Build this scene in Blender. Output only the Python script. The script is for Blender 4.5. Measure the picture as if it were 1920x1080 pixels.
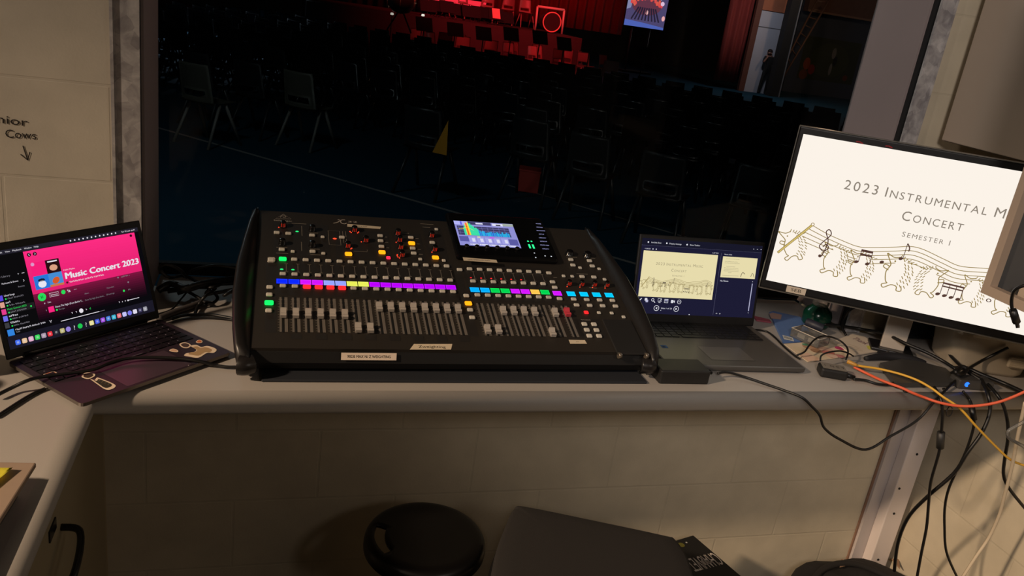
import bpy, bmesh, math, random
from mathutils import Vector, Matrix, Euler
for o in list(bpy.data.objects): bpy.data.objects.remove(o, do_unlink=True)
SC = bpy.context.scene
COL = SC.collection
R = math.radians
random.seed(4)

# ------------------------------------------------------------------ camera, world, lights, exposure
DESK = 0.91            # height of the bench top; booth floor is z = 0
HALL = -0.15           # hall floor
cam_d = bpy.data.cameras.new('camera'); cam = bpy.data.objects.new('camera', cam_d); COL.objects.link(cam)
cam_d.sensor_fit = 'HORIZONTAL'; cam_d.sensor_width = 36.0; cam_d.lens = 36.0*1529.2/1920
cam_d.clip_start = 0.05; cam_d.clip_end = 200
def cam_matrix(yaw, pitch, roll, loc):
    fw = Vector((math.sin(yaw)*math.cos(pitch), math.cos(yaw)*math.cos(pitch), -math.sin(pitch)))
    r0 = Vector((math.cos(yaw), -math.sin(yaw), 0)); u0 = r0.cross(fw)
    r = math.cos(roll)*r0 + math.sin(roll)*u0; u = -math.sin(roll)*r0 + math.cos(roll)*u0
    m = Matrix((r, u, -fw)).transposed().to_4x4(); m.translation = loc
    return m
cam.matrix_world = cam_matrix(R(18.0258), R(19.0823), R(8.4083), Vector((0, 0, 1.67)))
SC.camera = cam
SC.view_settings.view_transform = 'Standard'; SC.view_settings.look = 'None'
SC.view_settings.gamma = 1.0; SC.view_settings.exposure = 0.0; SC.view_settings.use_curve_mapping = False
SC.display_settings.display_device = 'sRGB'
w = bpy.data.worlds.new('world'); SC.world = w; w.use_nodes = True
w.node_tree.nodes['Background'].inputs[0].default_value = (0.10, 0.14, 0.2, 1)
w.node_tree.nodes['Background'].inputs[1].default_value = 0.0015

def lamp(name, kind, loc, energy, col, target=None, size=0.2, spot=60, blend=0.5):
    d = bpy.data.lights.new(name, kind); d.energy = energy; d.color = col
    if kind == 'AREA': d.shape = 'DISK'; d.size = size
    else: d.shadow_soft_size = size
    if kind == 'SPOT': d.spot_size = R(spot); d.spot_blend = blend
    o = bpy.data.objects.new(name, d); COL.objects.link(o); o.location = loc
    if target is not None:
        o.rotation_euler = (Vector(target)-Vector(loc)).to_track_quat('-Z', 'Y').to_euler()
    return o
WARM = (1.0, 0.76, 0.50)
lamp('booth_lamp', 'AREA', (-4.06, -0.31, 3.6), 40, (1.0, 0.87, 0.75), (0.9, 1.6, 0.6), 0.40)
lamp('booth_downlight', 'SPOT', (-4.06, -0.31, 3.6), 1200, (1.0, 0.72, 0.47), (1.85, 1.27, -0.75), 0.16, 36.5, 1.0)
lamp('booth_fill', 'AREA', (1.9, -1.3, 2.35), 4.5, (1.0, 0.88, 0.78), (1.9, 1.84, 0.6), 0.5)  # added fill for the dim right corner; there is no doorway
lamp('booth_fill', 'SPOT', (-0.3, -1.2, 2.6), 165, (1.0, 0.89, 0.82), (1.8, 1.78, 1.45), 0.25, 54, 1.0)  # second added fill, for the upper right wall and cabinet
lamp('stage_red_light', 'SPOT', (7.0, 19.0, 5.2), 2400, (1.0, 0.05, 0.06), (6.5, 25.5, 1.3), 0.3, 75, 0.8)
lamp('stage_red_light', 'SPOT', (3.0, 18.5, 5.2), 300, (1.0, 0.06, 0.06), (4.6, 23.0, 0.8), 0.3, 60, 0.8)
lamp('hall_glint_spot', 'SPOT', (-0.5, 27.5, 5.6), 1900, (0.66, 0.82, 1.0), (-1.2, 21.5, 0.6), 0.25, 40, 0.9)  # added spot that makes glints on the far chairs; no hall window
lamp('hall_fill', 'POINT', (-1.2, 5.6, 3.4), 34, (0.80, 0.95, 1.0), None, 0.3)  # added point fill for the hall floor and nearest chairs
lamp('backstage_lamp', 'POINT', (15.2, 24.4, 3.0), 60, (0.9, 0.9, 1.0), None, 0.2)
lamp('backstage_lamp', 'POINT', (17.5, 23.2, 4.6), 80, (1.0, 0.62, 0.38), None, 0.2)

# ------------------------------------------------------------------ materials
def s2l(c):
    def f(v):
        v /= 255.0
        return v/12.92 if v <= 0.04045 else ((v+0.055)/1.055)**2.4
    return tuple(f(v) for v in c)
_m = {}
def mat(name, rgb, rough=0.6, metal=0.0, noise=0.0, nscale=60, bump=0.0, spec=0.5, alpha=None, trans=0.0):
    if name in _m: return _m[name]
    m = bpy.data.materials.new(name); m.use_nodes = True
    nt = m.node_tree; b = nt.nodes['Principled BSDF']
    c = s2l(rgb) + (1,)
    b.inputs['Base Color'].default_value = c
    b.inputs['Roughness'].default_value = rough; b.inputs['Metallic'].default_value = metal
    b.inputs['Specular IOR Level'].default_value = spec
    if trans: b.inputs['Transmission Weight'].default_value = trans
    if noise or bump:
        tc = nt.nodes.new('ShaderNodeTexCoord'); n = nt.nodes.new('ShaderNodeTexNoise')
        n.inputs['Scale'].default_value = nscale; n.inputs['Detail'].default_value = 4
        nt.links.new(tc.outputs['Object'], n.inputs['Vector'])
        if noise:
            mx = nt.nodes.new('ShaderNodeMix'); mx.data_type = 'RGBA'
            mx.inputs[6].default_value = tuple(v*(1-noise) for v in c[:3]) + (1,)
            mx.inputs[7].default_value = tuple(min(1, v*(1+noise)) for v in c[:3]) + (1,)
            nt.links.new(n.outputs['Fac'], mx.inputs[0]); nt.links.new(mx.outputs[2], b.inputs['Base Color'])
        if bump:
            bp = nt.nodes.new('ShaderNodeBump'); bp.inputs['Strength'].default_value = bump; bp.inputs['Distance'].default_value = 0.002
            nt.links.new(n.outputs['Fac'], bp.inputs['Height']); nt.links.new(bp.outputs[0], b.inputs['Normal'])
    _m[name] = m; return m
def em(rgb, k=1.0, name=None):
    key = name or 'glow_%d_%d_%d_%g' % (tuple(rgb)+(k,))
    if key in _m: return _m[key]
    m = bpy.data.materials.new(key); m.use_nodes = True; nt = m.node_tree; nt.nodes.clear()
    e = nt.nodes.new('ShaderNodeEmission'); o = nt.nodes.new('ShaderNodeOutputMaterial')
    e.inputs[0].default_value = s2l(rgb)+(1,); e.inputs[1].default_value = k
    nt.links.new(e.outputs[0], o.inputs[0]); _m[key] = m; return m
def ink(rgb, rough=0.7): return mat('print_%d_%d_%d' % tuple(rgb), rgb, rough)
def block_mat(name, rgb, axis, shift, dark=0.94):
    """painted concrete blocks 407 x 200 mm in running bond, shallow joints"""
    m = bpy.data.materials.new(name); m.use_nodes = True; nt = m.node_tree; b = nt.nodes['Principled BSDF']
    tc = nt.nodes.new('ShaderNodeTexCoord'); sp = nt.nodes.new('ShaderNodeSeparateXYZ'); cb = nt.nodes.new('ShaderNodeCombineXYZ')
    nt.links.new(tc.outputs['Object'], sp.inputs[0])
    ad = nt.nodes.new('ShaderNodeMath'); ad.operation = 'ADD'; ad.inputs[1].default_value = shift
    nt.links.new(sp.outputs[axis], ad.inputs[0]); nt.links.new(ad.outputs[0], cb.inputs[0]); nt.links.new(sp.outputs[2], cb.inputs[1])
    br = nt.nodes.new('ShaderNodeTexBrick')
    br.inputs['Scale'].default_value = 1.0; br.inputs['Mortar Size'].default_value = 0.0035; br.inputs['Mortar Smooth'].default_value = 0.4
    br.inputs['Brick Width'].default_value = 0.4075; br.inputs['Row Height'].default_value = 0.2; br.inputs['Bias'].default_value = 0
    c = s2l(rgb)
    br.inputs['Color1'].default_value = c+(1,); br.inputs['Color2'].default_value = tuple(v*0.98 for v in c)+(1,)
    br.inputs['Mortar'].default_value = tuple(v*dark for v in c)+(1,)
    nt.links.new(cb.outputs[0], br.inputs['Vector'])
    n = nt.nodes.new('ShaderNodeTexNoise'); n.inputs['Scale'].default_value = 220; n.inputs['Detail'].default_value = 6
    nt.links.new(tc.outputs['Object'], n.inputs['Vector'])
    n2 = nt.nodes.new('ShaderNodeTexNoise'); n2.inputs['Scale'].default_value = 9; n2.inputs['Detail'].default_value = 5
    nt.links.new(tc.outputs['Object'], n2.inputs['Vector'])
    rp = nt.nodes.new('ShaderNodeMapRange'); rp.inputs[1].default_value = 0.3; rp.inputs[2].default_value = 0.7; rp.inputs[3].default_value = 0.9; rp.inputs[4].default_value = 1.06
    nt.links.new(n2.outputs['Fac'], rp.inputs[0])
    mx = nt.nodes.new('ShaderNodeVectorMath'); mx.operation = 'SCALE'
    nt.links.new(br.outputs['Color'], mx.inputs[0]); nt.links.new(rp.outputs[0], mx.inputs['Scale'])
    nt.links.new(mx.outputs[0], b.inputs['Base Color'])
    h = nt.nodes.new('ShaderNodeMath'); h.operation = 'MULTIPLY_ADD'; h.inputs[1].default_value = -1.0
    n3 = nt.nodes.new('ShaderNodeMath'); n3.operation = 'MULTIPLY'; n3.inputs[1].default_value = 0.25
    nt.links.new(n.outputs['Fac'], n3.inputs[0]); nt.links.new(br.outputs['Fac'], h.inputs[0]); nt.links.new(n3.outputs[0], h.inputs[2])
    bp = nt.nodes.new('ShaderNodeBump'); bp.inputs['Strength'].default_value = 0.3; bp.inputs['Distance'].default_value = 0.004
    nt.links.new(h.outputs[0], bp.inputs['Height']); nt.links.new(bp.outputs[0], b.inputs['Normal'])
    b.inputs['Roughness'].default_value = 0.6
    return m
def glass_mat():
    m = bpy.data.materials.new('window_glass'); m.use_nodes = True; nt = m.node_tree; nt.nodes.clear()
    t = nt.nodes.new('ShaderNodeBsdfTransparent'); g = nt.nodes.new('ShaderNodeBsdfGlossy'); g.inputs['Roughness'].default_value = 0.02
    f = nt.nodes.new('ShaderNodeFresnel'); f.inputs[0].default_value = 1.14
    t.inputs[0].default_value = (0.9, 0.92, 0.92, 1)
    mx = nt.nodes.new('ShaderNodeMixShader'); o = nt.nodes.new('ShaderNodeOutputMaterial')
    nt.links.new(f.outputs[0], mx.inputs[0]); nt.links.new(t.outputs[0], mx.inputs[1]); nt.links.new(g.outputs[0], mx.inputs[2]); nt.links.new(mx.outputs[0], o.inputs[0])
    return m
def clear_mat(name, tint=(0.85, 0.85, 0.83), ior=1.35, add=0.12):
    if name in _m: return _m[name]
    m = bpy.data.materials.new(name); m.use_nodes = True; nt = m.node_tree; nt.nodes.clear()
    t = nt.nodes.new('ShaderNodeBsdfTransparent'); t.inputs[0].default_value = tint+(1,)
    g = nt.nodes.new('ShaderNodeBsdfGlossy'); g.inputs['Roughness'].default_value = 0.12
    d = nt.nodes.new('ShaderNodeBsdfDiffuse'); d.inputs[0].default_value = (0.8, 0.78, 0.74, 1)
    f = nt.nodes.new('ShaderNodeFresnel'); f.inputs[0].default_value = ior
    m1 = nt.nodes.new('ShaderNodeMixShader'); m1.inputs[0].default_value = add
    mx = nt.nodes.new('ShaderNodeMixShader'); o = nt.nodes.new('ShaderNodeOutputMaterial')
    nt.links.new(t.outputs[0], m1.inputs[1]); nt.links.new(d.outputs[0], m1.inputs[2])
    nt.links.new(f.outputs[0], mx.inputs[0]); nt.links.new(m1.outputs[0], mx.inputs[1]); nt.links.new(g.outputs[0], mx.inputs[2]); nt.links.new(mx.outputs[0], o.inputs[0])
    _m[name] = m; return m
def galv_mat():
    m = bpy.data.materials.new('galvanised_steel'); m.use_nodes = True; nt = m.node_tree; b = nt.nodes['Principled BSDF']
    tc = nt.nodes.new('ShaderNodeTexCoord'); v = nt.nodes.new('ShaderNodeTexVoronoi'); v.inputs['Scale'].default_value = 42
    n = nt.nodes.new('ShaderNodeTexNoise'); n.inputs['Scale'].default_value = 26; n.inputs['Detail'].default_value = 5; n.inputs['Distortion'].default_value = 1.2
    nt.links.new(tc.outputs['Object'], v.inputs['Vector']); nt.links.new(tc.outputs['Object'], n.inputs['Vector'])
    ml = nt.nodes.new('ShaderNodeMath'); ml.operation = 'MULTIPLY_ADD'; ml.inputs[1].default_value = 0.25
    sp = nt.nodes.new('ShaderNodeSeparateColor'); nt.links.new(v.outputs['Color'], sp.inputs[0])
    nt.links.new(sp.outputs[0], ml.inputs[0]); nt.links.new(n.outputs['Fac'], ml.inputs[2])
    cr = nt.nodes.new('ShaderNodeValToRGB'); cr.color_ramp.elements[0].position = 0.38; cr.color_ramp.elements[1].position = 0.92
    cr.color_ramp.elements[0].color = s2l((130, 126, 128))+(1,); cr.color_ramp.elements[1].color = s2l((192, 188, 186))+(1,)
    nt.links.new(ml.outputs[0], cr.inputs[0]); nt.links.new(cr.outputs[0], b.inputs['Base Color'])
    b.inputs['Roughness'].default_value = 0.5
    return m

# ------------------------------------------------------------------ mesh helpers
class MB:
    """collects shapes into one bmesh and links them as ONE object"""
    def __init__(s): s.bm = bmesh.new(); s.mi = 0; s.sm = False
    def m(s, i): s.mi = i; return s
    def _fin(s, verts=None, faces=None, M=None):
        if M is not None:
            for v in verts: v.co = M @ v.co
        for f in faces: f.material_index = s.mi; f.smooth = s.sm
    def box(s, c, d, M=None, bev=0.0, seg=2):
        r = bmesh.ops.create_cube(s.bm, size=1.0); vs = r['verts']
        for v in vs: v.co = Vector((v.co.x*d[0]+c[0], v.co.y*d[1]+c[1], v.co.z*d[2]+c[2]))
        fs = set(f for v in vs for f in v.link_faces)
        if bev > 0:
            es = list(set(e for v in vs for e in v.link_edges))
            r2 = bmesh.ops.bevel(s.bm, geom=es, offset=bev, segments=seg, affect='EDGES', profile=0.5)
            fs = set(f for f in r2['faces']) | set(f for f in fs if f.is_valid)
            vs = list(set(v for f in fs for v in f.verts))
        s._fin(vs, fs, M); return s
    def face(s, pts):
        vs = [s.bm.verts.new(Vector(p)) for p in pts]
        try: f = s.bm.faces.new(vs)
        except ValueError: return s
        s._fin(vs, [f]); return s
    def prism(s, pts, d, M=None):
        """pts: 2D outline (x,y) extruded from z=0 to z=d"""
        a = [s.bm.verts.new(Vector((p[0], p[1], 0))) for p in pts]; b = [s.bm.verts.new(Vector((p[0], p[1], d))) for p in pts]
        fs = [s.bm.faces.new(list(reversed(a))), s.bm.faces.new(b)]
        n = len(pts)
        for i in range(n): fs.append(s.bm.faces.new((a[i], a[(i+1) % n], b[(i+1) % n], b[i])))
        s._fin(a+b, fs, M); return s
    def cyl(s, p0, p1, r0, r1=None, n=16, caps=True):
        r1 = r0 if r1 is None else r1
        p0 = Vector(p0); p1 = Vector(p1); ax = (p1-p0).normalized()
        t = Vector((0, 0, 1)) if abs(ax.z) < 0.9 else Vector((1, 0, 0))
        u = ax.cross(t).normalized(); v = ax.cross(u)
        A = []; B = []
        for i in range(n):
            a = 2*math.pi*i/n; d = u*math.cos(a)+v*math.sin(a)
            A.append(s.bm.verts.new(p0+d*r0)); B.append(s.bm.verts.new(p1+d*r1))
        side = [s.bm.faces.new((A[i], A[(i+1) % n], B[(i+1) % n], B[i])) for i in range(n)]
        cp = [s.bm.faces.new(A), s.bm.faces.new(list(reversed(B)))] if caps else []
        s._fin(None, side+cp)
        for f in side: f.smooth = True
        return s
    def lathe(s, prof, c=(0, 0, 0), n=28, M=None, sx=1, sy=1):
        rings = []; allv = []
        for r, z in prof:
            ring = [s.bm.verts.new(Vector((c[0]+sx*r*math.cos(2*math.pi*i/n), c[1]+sy*r*math.sin(2*math.pi*i/n), c[2]+z))) for i in range(n)]
            rings.append(ring); allv += ring
        fs = []
        for a, b in zip(rings, rings[1:]):
            for i in range(n): fs.append(s.bm.faces.new((a[i], a[(i+1) % n], b[(i+1) % n], b[i])))
        if prof[0][0] > 1e-4: fs.append(s.bm.faces.new(list(reversed(rings[0]))))
        if prof[-1][0] > 1e-4: fs.append(s.bm.faces.new(rings[-1]))
        s._fin(allv, fs, M)
        for f in fs: f.smooth = True
        return s
    def tube(s, pts, r, n=8, sub=6, closed=False, flat=None):
        P = smooth(pts, sub, closed)
        rings = []; prev = None
        L = len(P)
        for i, p in enumerate(P):
            a = P[(i-1) % L] if (i > 0 or closed) else P[i]; b = P[(i+1) % L] if (i < L-1 or closed) else P[i]
            t = (b-a).normalized()
            if prev is None:
                ref = Vector((0, 0, 1)) if abs(t.z) < 0.9 else Vector((1, 0, 0)); u = t.cross(ref).normalized()
            else: u = (prev-t*prev.dot(t)).normalized()
            prev = u; v = t.cross(u)
            rr = r(i/(L-1)) if callable(r) else r
            rings.append([s.bm.verts.new(p+(u*math.cos(2*math.pi*k/n)+v*math.sin(2*math.pi*k/n))*rr) for k in range(n)])
        fs = []
        m = L if closed else L-1
        for i in range(m):
            a = rings[i]; b = rings[(i+1) % L]
            for k in range(n): fs.append(s.bm.faces.new((a[k], a[(k+1) % n], b[(k+1) % n], b[k])))
        if not closed: fs += [s.bm.faces.new(list(reversed(rings[0]))), s.bm.faces.new(rings[-1])]
        s._fin(None, fs)
        for f in fs: f.smooth = True
        return s
    def grid(s, fn, nu, nv, thick=None):
        """surface fn(i/nu, j/nv) -> Vector, None leaves a hole"""
        V = {}
        for i in range(nu+1):
            for j in range(nv+1):
                p = fn(i/nu, j/nv)
                if p is not None: V[i, j] = s.bm.verts.new(Vector(p))
        fs = []
        for i in range(nu):
            for j in range(nv):
                k = [(i, j), (i+1, j), (i+1, j+1), (i, j+1)]
                if all(q in V for q in k): fs.append(s.bm.faces.new([V[q] for q in k]))
        if thick: 
            r = bmesh.ops.solidify(s.bm, geom=fs, thickness=thick)
            fs = fs+[g for g in r['geom'] if isinstance(g, bmesh.types.BMFace)]
        s._fin(None, fs)
        for f in fs: f.smooth = True
        return s
    def build(s, name, mats, parent=None, M=None, sub=0):
        bmesh.ops.recalc_face_normals(s.bm, faces=s.bm.faces[:])
        me = bpy.data.meshes.new(name); s.bm.to_mesh(me); s.bm.free()
        for q in (mats if isinstance(mats, (list, tuple)) else [mats]): me.materials.append(q)
        o = bpy.data.objects.new(name, me); COL.objects.link(o)
        if parent is not None: o.parent = parent
        if M is not None: o.matrix_local = M
        if sub:
            md = o.modifiers.new('sub', 'SUBSURF'); md.levels = sub; md.render_levels = sub
        return o
def smooth(pts, sub=6, closed=False):
    P = [Vector(p) for p in pts]; n = len(P); out = []
    if n < 3: return P
    rng = range(n) if closed else range(n-1)
    for i in rng:
        p0 = P[(i-1) % n] if (closed or i > 0) else P[i]; p1 = P[i]; p2 = P[(i+1) % n]
        p3 = P[(i+2) % n] if (closed or i+2 < n) else P[(i+1) % n]
        for k in range(sub):
            t = k/sub
            out.append(0.5*((2*p1)+(p2-p0)*t+(2*p0-5*p1+4*p2-p3)*t*t+(3*p1-p0-3*p2+p3)*t**3))
    if not closed: out.append(P[-1])
    return out
_tx = {}
def text_geo(s):
    """(verts, faces, width) of a string set in the built-in font, size 1"""
    if s in _tx: return _tx[s]
    cu = bpy.data.curves.new('t', 'FONT'); cu.body = s; cu.size = 1.0; cu.resolution_u = 3
    ob = bpy.data.objects.new('t', cu); me = bpy.data.meshes.new_from_object(ob)
    V = [(v.co.x, v.co.y) for v in me.vertices]; F = [tuple(p.vertices) for p in me.polygons]
    bpy.data.objects.remove(ob); bpy.data.curves.remove(cu); bpy.data.meshes.remove(me)
    wd = max((v[0] for v in V), default=0.3)
    _tx[s] = (V, F, wd); return _tx[s]
class Canvas:
    """flat printed / lit artwork of one surface: shapes in metres, one mesh with one material slot per colour"""
    def __init__(s, step=0.00012): s.V = []; s.F = []; s.I = []; s.mats = []; s.layer = 0; s.step = step
    def mid(s, m):
        if m not in s.mats: s.mats.append(m)
        return s.mats.index(m)
    def up(s, n=1): s.layer += n; return s
    def poly(s, pts, m):
        b = len(s.V); z = s.layer*s.step
        s.V += [(p[0], p[1], z) for p in pts]; s.F.append(tuple(range(b, b+len(pts)))); s.I.append(s.mid(m)); return s
    def rect(s, x0, y0, x1, y1, m): return s.poly([(x0, y0), (x1, y0), (x1, y1), (x0, y1)], m)
    def rrect(s, x0, y0, x1, y1, r, m, n=4):
        pts = []
        for cx, cy, a0 in ((x1-r, y1-r, 0), (x0+r, y1-r, 90), (x0+r, y0+r, 180), (x1-r, y0+r, 270)):
            for k in range(n+1): a = R(a0+90*k/n); pts.append((cx+r*math.cos(a), cy+r*math.sin(a)))
        return s.poly(pts, m)
    def disc(s, x, y, r, m, n=16, ry=None, rot=0):
        ry = ry or r; c, q = math.cos(rot), math.sin(rot); pts = []
        for k in range(n):
            a = 2*math.pi*k/n; u = r*math.cos(a); v = ry*math.sin(a); pts.append((x+u*c-v*q, y+u*q+v*c))
        return s.poly(pts, m)
    def stroke(s, pts, wd, m, closed=False, sub=0):
        P = [Vector((p[0], p[1], 0)) for p in pts]
        if sub and len(P) > 2: P = smooth(P, sub, closed)
        if closed: P = P+[P[0]]
        L = []; Rr = []
        for i, p in enumerate(P):
            a = P[i-1] if i > 0 else (P[-2] if closed else p); b = P[i+1] if i < len(P)-1 else (P[1] if closed else p)
            t = (b-a); t = t.normalized() if t.length > 1e-9 else Vector((1, 0, 0)); n = Vector((-t.y, t.x, 0))*wd/2
            L.append(p+n); Rr.append(p-n)
        for i in range(len(P)-1): s.poly([L[i], L[i+1], Rr[i+1], Rr[i]], m)
        return s
    def text(s, t, x, y, h, m, width=None, align='l', sx=1.0, rot=0.0):
        """cap height h; width squeezes the line to that length"""
        V, F, wd = text_geo(t); k = h/0.70; kx = k*sx if width is None else width/wd
        off = {'l': 0, 'c': -wd*kx/2, 'r': -wd*kx}[align]
        b = len(s.V); z = s.layer*s.step; i = s.mid(m); c, q = math.cos(rot), math.sin(rot)
        for v in V:
            u = off+v[0]*kx; vv = v[1]*k; s.V.append((x+u*c-vv*q, y+u*q+vv*c, z))
        for f in F: s.F.append(tuple(b+j for j in f)); s.I.append(i)
        return s
    def blur(s, words, x, y, h, m, sp=0.5):
        """lettering too small to read: uneven little strokes, word by word"""
        rn = random.Random(int(abs(x*9e4+y*7e4))+len(words))
        for wd in words:
            n = max(1, int(wd/(h*0.62))); cw = wd/n
            for k in range(n):
                t = rn.random(); a = x+k*cw
                if t < 0.35: s.rect(a, y, a+cw*0.28, y+h, m); s.rect(a+cw*0.28, y+h*0.4, a+cw*0.75, y+h*0.62, m)
                elif t < 0.7: s.rect(a, y, a+cw*0.7, y+h*0.24, m); s.rect(a+cw*0.2, y+h*0.24, a+cw*0.55, y+h*0.75, m)
                else: s.rect(a, y+h*0.74, a+cw*0.7, y+h, m); s.rect(a+cw*0.4, y, a+cw*0.68, y+h*0.74, m)
            x += wd+h*sp
        return s
    def build(s, name, parent=None, M=None):
        me = bpy.data.meshes.new(name); me.from_pydata(s.V, [], s.F)
        for m in s.mats: me.materials.append(m)
        me.polygons.foreach_set('material_index', s.I); me.update()
        o = bpy.data.objects.new(name, me); COL.objects.link(o)
        if parent is not None: o.parent = parent
        if M is not None: o.matrix_local = M
        return o
def tag(o, label, cat, group=None, kind=None):
    o['label'] = label; o['category'] = cat
    if group: o['group'] = group
    if kind: o['kind'] = kind
    return o
def thing(name, label, cat, loc=(0, 0, 0), rotz=0.0, group=None, M=None):
    o = bpy.data.objects.new(name, None); COL.objects.link(o); o.empty_display_size = 0.05
    if M is not None: o.matrix_world = M
    else: o.location = loc; o.rotation_euler = (0, 0, rotz)
    return tag(o, label, cat, group)
def struct(o): o['kind'] = 'structure'; return o
def put(parent, name, mesh_obj, M):
    """another copy of a built part, sharing its mesh"""
    c = mesh_obj.copy(); COL.objects.link(c); c.name = name; c.parent = parent; c.matrix_local = M; return c
def T(x, y, z): return Matrix.Translation((x, y, z))
def frame(o, r, u): 
    """matrix whose x runs along r, y along u"""
    r = Vector(r).normalized(); u = Vector(u); u = (u-r*u.dot(r)).normalized(); n = r.cross(u)
    m = Matrix((r, u, n)).transposed().to_4x4(); m.translation = Vector(o); return m
def copy_tree(o, parent=None):
    c = o.copy(); COL.objects.link(c)
    if parent is not None: c.parent = parent; c.matrix_local = o.matrix_local.copy()
    for ch in list(o.children): copy_tree(ch, c)
    return c
# ------------------------------------------------------------------ the booth
cream = (206, 194, 170)
M_block_x = block_mat('painted_block', cream, 0, 0.0487)
M_block_y = block_mat('painted_block_side', cream, 1, 0.204)
M_plain = mat('painted_plaster', (96, 90, 84), 0.8, noise=0.05, nscale=20)
M_galv = galv_mat()
M_lin = mat('grey_painted_frame', (150, 137, 136), 0.55, noise=0.04, nscale=12)
M_gap = mat('dark_gap', (22, 21, 22), 0.8)
b = MB()
b.box((-2.9535, 1.98, 0.45), (5.293, 0.28, 0.9)); b.box((0.6795, 1.98, 0.4325), (1.973, 0.28, 0.865)); b.box((1.933, 1.98, 2.15), (0.534, 0.28, 4.3)); b.box((0.6795, 1.98, 3.32), (1.973, 0.28, 1.96))
struct(b.build('wall_back', M_block_x))
b = MB(); b.box((-2.9535, 1.98, 2.60), (5.293, 0.28, 3.4)); struct(b.build('wall_back', block_mat('painted_block_left', (198, 189, 173), 0, 0.10625)))
b = MB(); b.box((2.125, -0.31, 2.15), (0.15, 4.3, 4.3)); struct(b.build('wall_right', M_block_y))
b = MB(); b.box((-5.675, -0.31, 2.15), (0.15, 4.3, 4.3)); struct(b.build('wall_left', M_plain))
b = MB(); b.box((-1.75, -2.535, 2.15), (8.0, 0.15, 4.3)); struct(b.build('wall_front', M_plain))
b = MB(); b.box((-1.75, -0.24, 4.35), (8.0, 4.74, 0.1)); struct(b.build('ceiling', M_plain))
b = MB(); b.box((-1.75, -0.24, -0.05), (8.0, 4.74, 0.1)); struct(b.build('floor', mat('grey_vinyl', (70, 64, 58), 0.6, noise=0.15, nscale=30)))

# window to the hall: galvanised jambs, painted reveals, glass
win = MB().box((0.68, 2.097, 0.925), (1.9, 0.02, 0.03)).box((0.68, 2.097, 2.33), (1.9, 0.02, 0.03)).build('window_1', M_gap); struct(win)
b = MB(); b.box((-0.2805, 1.836, 1.625), (0.053, 0.008, 1.43)); b.box((-0.304, 1.830, 1.625), (0.006, 0.010, 1.43)); b.box((-0.2995, 1.833, 1.625), (0.004, 0.006, 1.43))
b.build('jamb_flange', M_galv, win)
b = MB(); b.box((1.6445, 1.836, 1.625), (0.043, 0.008, 1.43)); b.box((1.664, 1.831, 1.625), (0.005, 0.010, 1.43)); b.build('jamb_flange', M_galv, win)
MB().box((-0.278, 1.976, 1.625), (0.056, 0.228, 1.43)).build('reveal_lining', M_lin, win)
MB().box((-0.2805, 1.851, 1.625), (0.05, 0.022, 1.43)).build('shadow_gap', M_gap, win)  # near-black strip stands in for the shade inside the recess
MB().box((1.648, 1.984, 1.625), (0.036, 0.212, 1.43)).build('reveal_lining', M_lin, win)
MB().box((1.651, 1.859, 1.625), (0.03, 0.038, 1.43)).build('shadow_gap', M_gap, win)  # same on the right: recess shade put in as a dark strip
MB().box((0.69, 2.085, 1.62), (1.876, 0.006, 1.40)).build('pane', glass_mat(), win)

# white steel post in the corner under the bench
post = MB().box((1.969, 1.832, 0.4375), (0.128, 0.014, 0.875)).build('trim_1', mat('lilac_white_paint', (196, 186, 182), 0.5, noise=0.05, nscale=8)); struct(post)
MB().box((1.902, 1.837, 0.4375), (0.007, 0.005, 0.875)).build('edge_strip', mat('brown_strip', (140, 108, 88), 0.6), post)
b = MB(); b.box((1.982, 1.806, 0.4375), (0.070, 0.038, 0.875), bev=0.003); b.build('channel', mat('white_post_paint', (226, 214, 208), 0.45), post)
MB().box((2.026, 1.815, 0.4375), (0.016, 0.024, 0.875)).build('lip', mat('post_lip', (196, 178, 156), 0.5), post)
for x, z in ((1.985, 0.52), (1.962, 0.395), (1.975, 0.30), (1.975, 0.12)):
    MB().cyl((x, 1.788, z), (x, 1.785, z), 0.004, n=10).build('screw', M_gap, post)

# bench top, one continuous L
M_bench = mat('speckled_laminate', (166, 160, 154), 0.42, noise=0.10, nscale=900, spec=0.4)
b = MB(); rings = []
edge = [(0.006*(1-math.cos(a)), DESK-0.031+0.006*math.sin(a)) for a in (-1.57, -1.0, -0.5, 0.0)]+[(0.029*(1-math.cos(a*math.pi/18)), DESK-0.029+0.029*math.sin(a*math.pi/18)) for a in range(0, 10)]
for d, z in edge:
    rings.append([b.bm.verts.new((x, y, z)) for x, y in ((-1.05, -1.0), (-0.28-d, -1.0), (-0.28-d, 1.43+d), (2.048, 1.43+d), (2.048, 1.829), (1.615, 1.829), (1.615, 2.078), (-0.245, 2.078), (-0.245, 1.829), (-1.05, 1.829))])
for p, q in zip(rings, rings[1:]):
    for i in range(10):
        f = b.bm.faces.new((p[i], p[(i+1) % 10], q[(i+1) % 10], q[i])); f.smooth = i in (1, 2)
b.bm.faces.new(list(reversed(rings[0]))); b.bm.faces.new(rings[-1])
tag(b.build('bench_top', M_bench), 'grey speckled laminate bench top with rounded front edge running in an L under the window', 'bench')

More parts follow.
